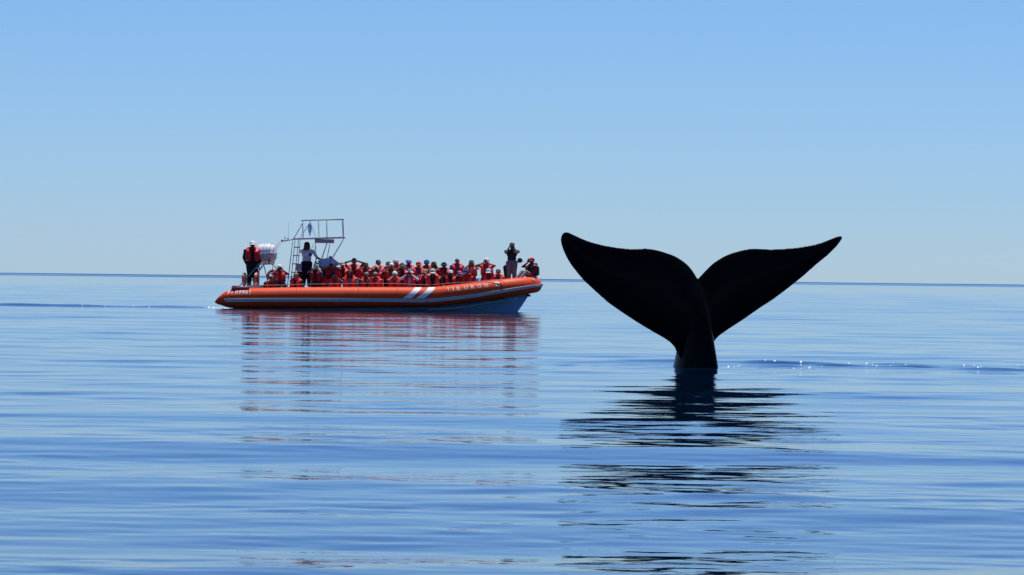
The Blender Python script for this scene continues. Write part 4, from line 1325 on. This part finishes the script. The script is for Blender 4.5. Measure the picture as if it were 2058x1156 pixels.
# passengers amidships: (label, px, top, depth, pose, yaw, skin, shirt, fore, legs, hat, hair, vest, glasses, camera)
PE = [
 ('passenger in dark maroon vest raising a white phone just forward of the pilot', 634, 531.5, 0.66, 'stand_camera', -5, 'tan', (0.05, 0.02, 0.03), None, BLK, None, ('short', 'black'), (0.20, 0.012, 0.025), False, ('phone', W, 'white phone held by the passenger just forward of the pilot')),
 ('passenger in bright red jacket with yellow chest print holding up a silver camera', 643, 546.5, 0.95, 'sit_camera', 4, 'tan', (0.45, 0.012, 0.02), 'long', BLK, None, ('short', 'grey'), (0.50, 0.016, 0.02), False, ('camera', (0.4, 0.4, 0.42), 'silver camera held by the passenger in bright red jacket')),
 ('passenger in lavender white cap spreading elbows to photograph beside the console', 667, 525.0, 1.32, 'stand_camera_wide', -6, 'light', (0.40, 0.03, 0.04), None, (0.04, 0.04, 0.03), ((0.62, 0.60, 0.68), (0.60, 0.56, 0.66)), None, RED, False, ('camera', (0.03, 0.03, 0.03), 'dark camera held by the passenger in lavender white cap')),
 ('seated passenger in dark cap photographing below the lavender white cap', 672, 548.0, F1, 'sit_camera', 6, 'tan', (0.28, 0.03, 0.05), None, BLK, (BLK, (0.10, 0.03, 0.03)), None, ORG, False, ('camera', (0.5, 0.5, 0.52), 'pale camera held by the seated passenger in dark cap')),
 ('passenger in tan cap, sunglasses and black sleeves standing arms down forward of the console', 688, 526.5, M1, 'stand_rest', 10, 'brown', BLK, 'long', BLK, ((0.50, 0.34, 0.24), (0.52, 0.34, 0.25)), ('short', 'black'), RED, True, None),
 ('passenger raising both arms high round a camera with elbows spread wide', 711, 520.0, B1, 'stand_high', 3, 'tan', (0.14, 0.02, 0.04), 'long', BLK, None, ('short', 'brown'), RED, False, ('camera', (0.03, 0.03, 0.03), 'camera held high by the passenger with arms raised')),
 ('seated hatless passenger in grey shirt and orange vest below the raised arms', 703, 543.0, F1, 'sit_rest', -4, 'brown', (0.16, 0.16, 0.18), None, BLK, None, ('long', 'brown'), ORG, False, None),
 ('hatless passenger in red vest photographing between the raised arms and the sunglasses', 735, 528.0, M1, 'stand_camera_wide', 5, 'tan', (0.30, 0.02, 0.03), None, BLK, None, ('short', 'black'), RED, False, ('camera', BLK, 'black camera held by the passenger next to the raised arms')),
 ('seated hatless passenger turned towards the bow in a maroon vest', 737, 547.5, F1, 'sit_rest', 28, 'tan', (0.10, 0.02, 0.03), 'long', BLK, None, ('short', 'grey'), (0.42, 0.02, 0.03), False, None),
 ('seated hatless passenger with one hand up in front of the blue sleeves', 754, 547.0, F1, 'sit_hand_up', -14, 'tan', (0.36, 0.02, 0.03), None, BLK, None, ('short', 'grey'), RED, False, None),
 ('hatless passenger in sunglasses and orange vest standing behind the pale cap', 760, 522.5, B1, 'stand_rest', 4, 'tan', (0.36, 0.05, 0.05), None, BLK, None, ('short', 'black'), ORG, True, None),
 ('passenger in pale cap and blue sleeves photographing in front of the sunglasses', 757.5, 533.5, M1, 'stand_camera_wide', -8, 'tan', (0.05, 0.07, 0.18), 'long', NAVY, ((0.50, 0.40, 0.30), (0.46, 0.36, 0.28)), None, RED, False, ('camera', BLK, 'black camera held by the passenger in blue sleeves')),
 ('hatless passenger half hidden behind the white cap with dark brim', 780, 526.0, B1, 'stand_rest', -10, 'tan', (0.30, 0.02, 0.03), None, BLK, None, ('short', 'black'), RED, True, None),
 ('passenger in white cap with dark brim holding a pale camera, navy trousers', 786.5, 528.5, M1, 'stand_camera', 2, 'tan', (0.03, 0.05, 0.12), None, NAVY, (W, BLK), None, ORG, False, ('camera', (0.55, 0.55, 0.50), 'pale camera held by the passenger in dark brimmed white cap')),
 ('passenger in white and navy cap raising both hands to the face in the rear row', 795, 520.5, B1, 'stand_camera_wide', 0, 'light', (0.36, 0.05, 0.05), None, BLK, ((0.55, 0.52, 0.55), NAVY), None, RED, False, None),
 ('seated passenger in white and green cap with one hand up at the face', 793.5, 545.5, F1, 'sit_hand_up', 6, 'light', (0.42, 0.02, 0.025), None, BLK, (W, (0.05, 0.16, 0.12)), None, (0.55, 0.04, 0.03), False, None),
 ('passenger in olive cap and black sleeves holding a white camera', 808, 528.5, M1, 'stand_camera', 6, 'tan', BLK, 'long', BLK, ((0.05, 0.055, 0.035), (0.04, 0.045, 0.03)), None, RED, False, ('camera', W, 'white camera held by the passenger in olive cap')),
 ('passenger in blue and white cap and light blue sleeves standing behind the olive cap', 821, 520.5, B1, 'stand_rest', 6, 'brown', (0.30, 0.42, 0.70), 'long', NAVY, ((0.34, 0.40, 0.72), (0.05, 0.07, 0.30)), None, ORG, True, None),
 ('seated passenger in blue and white striped hat with pale lilac sleeves', 823.5, 541.0, F1, 'sit_camera', -6, 'light', (0.50, 0.50, 0.66), 'long', GRY, ((0.16, 0.20, 0.32), (0.62, 0.64, 0.68), 'hat'), None, (0.50, 0.02, 0.03), False, ('camera', BLK, 'black camera held by the passenger in striped hat')),
 ('passenger in bright red cap standing behind the grey seat', 841, 526.0, M1, 'stand_rest', 14, 'tan', (0.05, 0.05, 0.10), None, NAVY, ((0.60, 0.02, 0.03), (0.52, 0.02, 0.03)), None, RED, False, None),
 ('passenger in blue cap and orange vest standing in the rear row', 857, 522.0, B1, 'stand_rest', -6, 'tan', (0.06, 0.05, 0.05), None, BLK, ((0.02, 0.11, 0.26), (0.015, 0.04, 0.16)), None, ORG, False, None),
 ('seated hatless passenger in grey sleeves holding both hands at the face', 854, 541.0, 1.18, 'sit_camera', -14, 'light', (0.30, 0.30, 0.31), 'long', BLK, None, ('short', 'blond'), RED, False, None),
 ('hatless passenger in orange vest photographing above the khaki white cap', 871.5, 526.0, B1, 'stand_camera', 6, 'tan', (0.36, 0.05, 0.05), None, BLK, None, ('long', 'brown'), ORG, False, ('camera', (0.03, 0.025, 0.02), 'dark camera held by the hatless passenger above the khaki cap')),
 ('passenger in khaki white cap and black jacket leaning forward over the collar stripes', 869.5, 540.0, 0.66, 'sit_lean', 0, 'brown', BLK, 'long', BLK, ((0.42, 0.44, 0.38), (0.58, 0.58, 0.54)), None, (0.48, 0.06, 0.035), False, None),
 ('passenger in black sun hat and red vest standing in the rear row', 892, 527.0, B1 - 0.2, 'stand_rest', 8, 'brown', (0.26, 0.02, 0.03), 'long', BLK, (BLK, BLK, 'hat'), None, (0.44, 0.02, 0.03), False, None),
 ('seated passenger in white cap and black sleeves looking through black binoculars', 905.5, 543.0, F1, 'sit_camera_wide', 0, 'brown', BLK, 'long', BLK, (W, W), None, (0.48, 0.02, 0.03), False, ('binoculars', BLK, 'black binoculars held by the seated passenger in white cap')),
 ('hatless passenger in sunglasses, teal sleeves and red vest', 918.5, 519.0, B1, 'stand_rest', 10, 'tan', (0.02, 0.16, 0.26), 'long', BLK, None, None, RED, True, None),
 ('small passenger in bright pink cap crouching behind the collar letters', 923.5, 544.5, F1 + 0.1, 'sit_rest', 30, 'light', (0.35, 0.01, 0.03), 'long', NAVY, ((0.55, 0.08, 0.42), (0.50, 0.07, 0.40)), None, (0.20, 0.015, 0.03), False, None),
 ('passenger in navy brimmed cap bending forward in a red jacket', 936.5, 541.5, F1 + 0.05, 'sit_lean', -24, 'tan', (0.42, 0.012, 0.02), 'long', BLK, ((0.04, 0.05, 0.14), (0.03, 0.04, 0.14)), None, (0.48, 0.016, 0.025), False, None),
 ('hatless passenger in grey trousers and orange vest holding a camera to the face', 947, 523.0, M1, 'stand_camera', 0, 'light', (0.45, 0.42, 0.44), None, (0.20, 0.19, 0.20), None, ('long', 'black'), ORG, False, ('camera', (0.25, 0.22, 0.24), 'grey camera held by the hatless passenger in grey trousers')),
 ('standing passenger in white cap and navy trousers photographing with wide elbows', 977.5, 518.5, M1, 'stand_camera_wide', -10, 'light', (0.40, 0.05, 0.04), None, NAVY, (W, (0.55, 0.52, 0.50)), None, ORG, False, ('camera', (0.20, 0.10, 0.09), 'reddish camera held by the standing passenger in navy trousers')),
 ('seated passenger in pale blue cap leaning over the collar', 981.5, 540.0, 0.92, 'sit_lean', -10, 'brown', (0.05, 0.03, 0.03), None, BLK, ((0.45, 0.52, 0.70), W), None, RED, False, None),
 ('hatless passenger in dark glasses sitting just aft of the bow deck', 1001, 541.0, 1.0, 'sit_rest', 4, 'light', (0.25, 0.02, 0.03), None, BLK, None, ('short', 'brown'), ORG, True, None),
]
for (lab, px, top, dy, po_, yaw, skin, shirt, fore, legs, hat, hair, vest, gl_, cm) in PE:
    who = person(lab, px, top, dy, po_, yaw, skin, shirt, fore, legs, hat, hair, vest, gl_)
    if cm: camera_thing(who, cm[2], cm[1], cm[0])
# people on the bow deck
who = person('standing person in dark shirt and grey trousers holding binoculars on the bow', 1028, 488.0, 1.30, 'bow_camera', -4, 'brown', (0.018, 0.022, 0.035), None, (0.17, 0.16, 0.16), None, ('short', 'black'), None, floor=BOW, bulk=1.28)
camera_thing(who, 'black binoculars held by the person standing on the bow', BLK, 'binoculars')
person('stooping person in black shirt and black cap behind the binocular holder on the bow', 1044, 519.0, 1.85, 'stoop', 72, 'brown', (0.010, 0.010, 0.012), None, (0.015, 0.016, 0.02), (BLK, BLK), None, None, floor=BOW)
who = person('person in red cap and red jacket sitting knees up at the bow tip', 1068, 517.8, 1.40, 'bow_sit', -52, 'brown', (0.32, 0.014, 0.022), 'long', (0.26, 0.24, 0.25), ((0.50, 0.012, 0.035), (0.42, 0.012, 0.03)), None, (0.03, 0.012, 0.016), scale=1.0, glasses=True)
camera_thing(who, 'black phone held to the ear of the person at the bow tip', BLK, 'phone', 'right')


# ---------------------------------------------------------------- foam on the disturbed water
def foam(name, spots, label, seed, size):
    r_ = random.Random(seed)
    V, Fc = [], []
    for (x, y) in spots:
        n = 9; o = len(V)
        a = r_.uniform(*size); bq = a * r_.uniform(0.5, 1.0); hgt = r_.uniform(0.006, 0.018)
        GX, GY, GZ = SEA['grid']
        j = int(np.searchsorted(GY[:, 0], y)); i_ = int(np.searchsorted(GX[j], x))
        z0 = float(GZ[j, min(i_, GX.shape[1] - 1)])
        V.append((x, y, z0 + hgt))
        ph = r_.uniform(0, 6)
        for i in range(n):
            t = 2 * math.pi * i / n; q = r_.uniform(0.65, 1.2)
            V.append((x + math.cos(t) * a * q, y + math.sin(t) * bq * q, z0 - 0.012))
        for i in range(n): Fc.append((o, o + 1 + i, o + 1 + (i + 1) % n))
    ob = link(name, mesh(name, V, Fc), FOAM)
    tag(ob, label, 'foam', None, 'stuff')
FOAM = mat('white_foam', (0.78, 0.80, 0.80), 0.7, noise=0.15, nscale=30, bump=0.4, bscale=40)
r_ = random.Random(21)
xw, yw = WHALE_X
sp = []
for i in range(30):
    x = xw + r_.choice([0.6, 1.6, 2.1, 3.1, 3.4, 4.2]) + r_.uniform(-0.4, 0.5)
    if r_.random() < 0.45: x = xw + r_.uniform(0.4, 5.4)
    sp.append((x, yw + 2.2 - 0.10 * (x - xw) + r_.uniform(-1.3, 1.3)))
foam('foam', sp, 'small flecks of white foam on the ruffled trail beside the whale tail', 5, (0.010, 0.032))
sp = []
for i in range(60):
    x = BOAT_X0 + 0.9 - abs(r_.gauss(0, 0.9)); sp.append((x, BOAT_Y + r_.uniform(0.2, 1.9)))
for i in range(14): sp.append((BOAT_X0 - r_.uniform(2.2, 5.6), BOAT_Y + r_.uniform(0, 2.4)))
foam('foam', sp, 'churned white foam in the wake behind the boat stern', 6, (0.03, 0.11))
sp = []
for i in range(26):
    p = Bz(r_.uniform(772, 806), 0, 0.0) + ROOT; sp.append((p.x, BOAT_Y + r_.uniform(0.0, 0.5)))
foam('foam', sp, 'thin streak of white foam along the hull below the slanting stripes', 7, (0.06, 0.18))
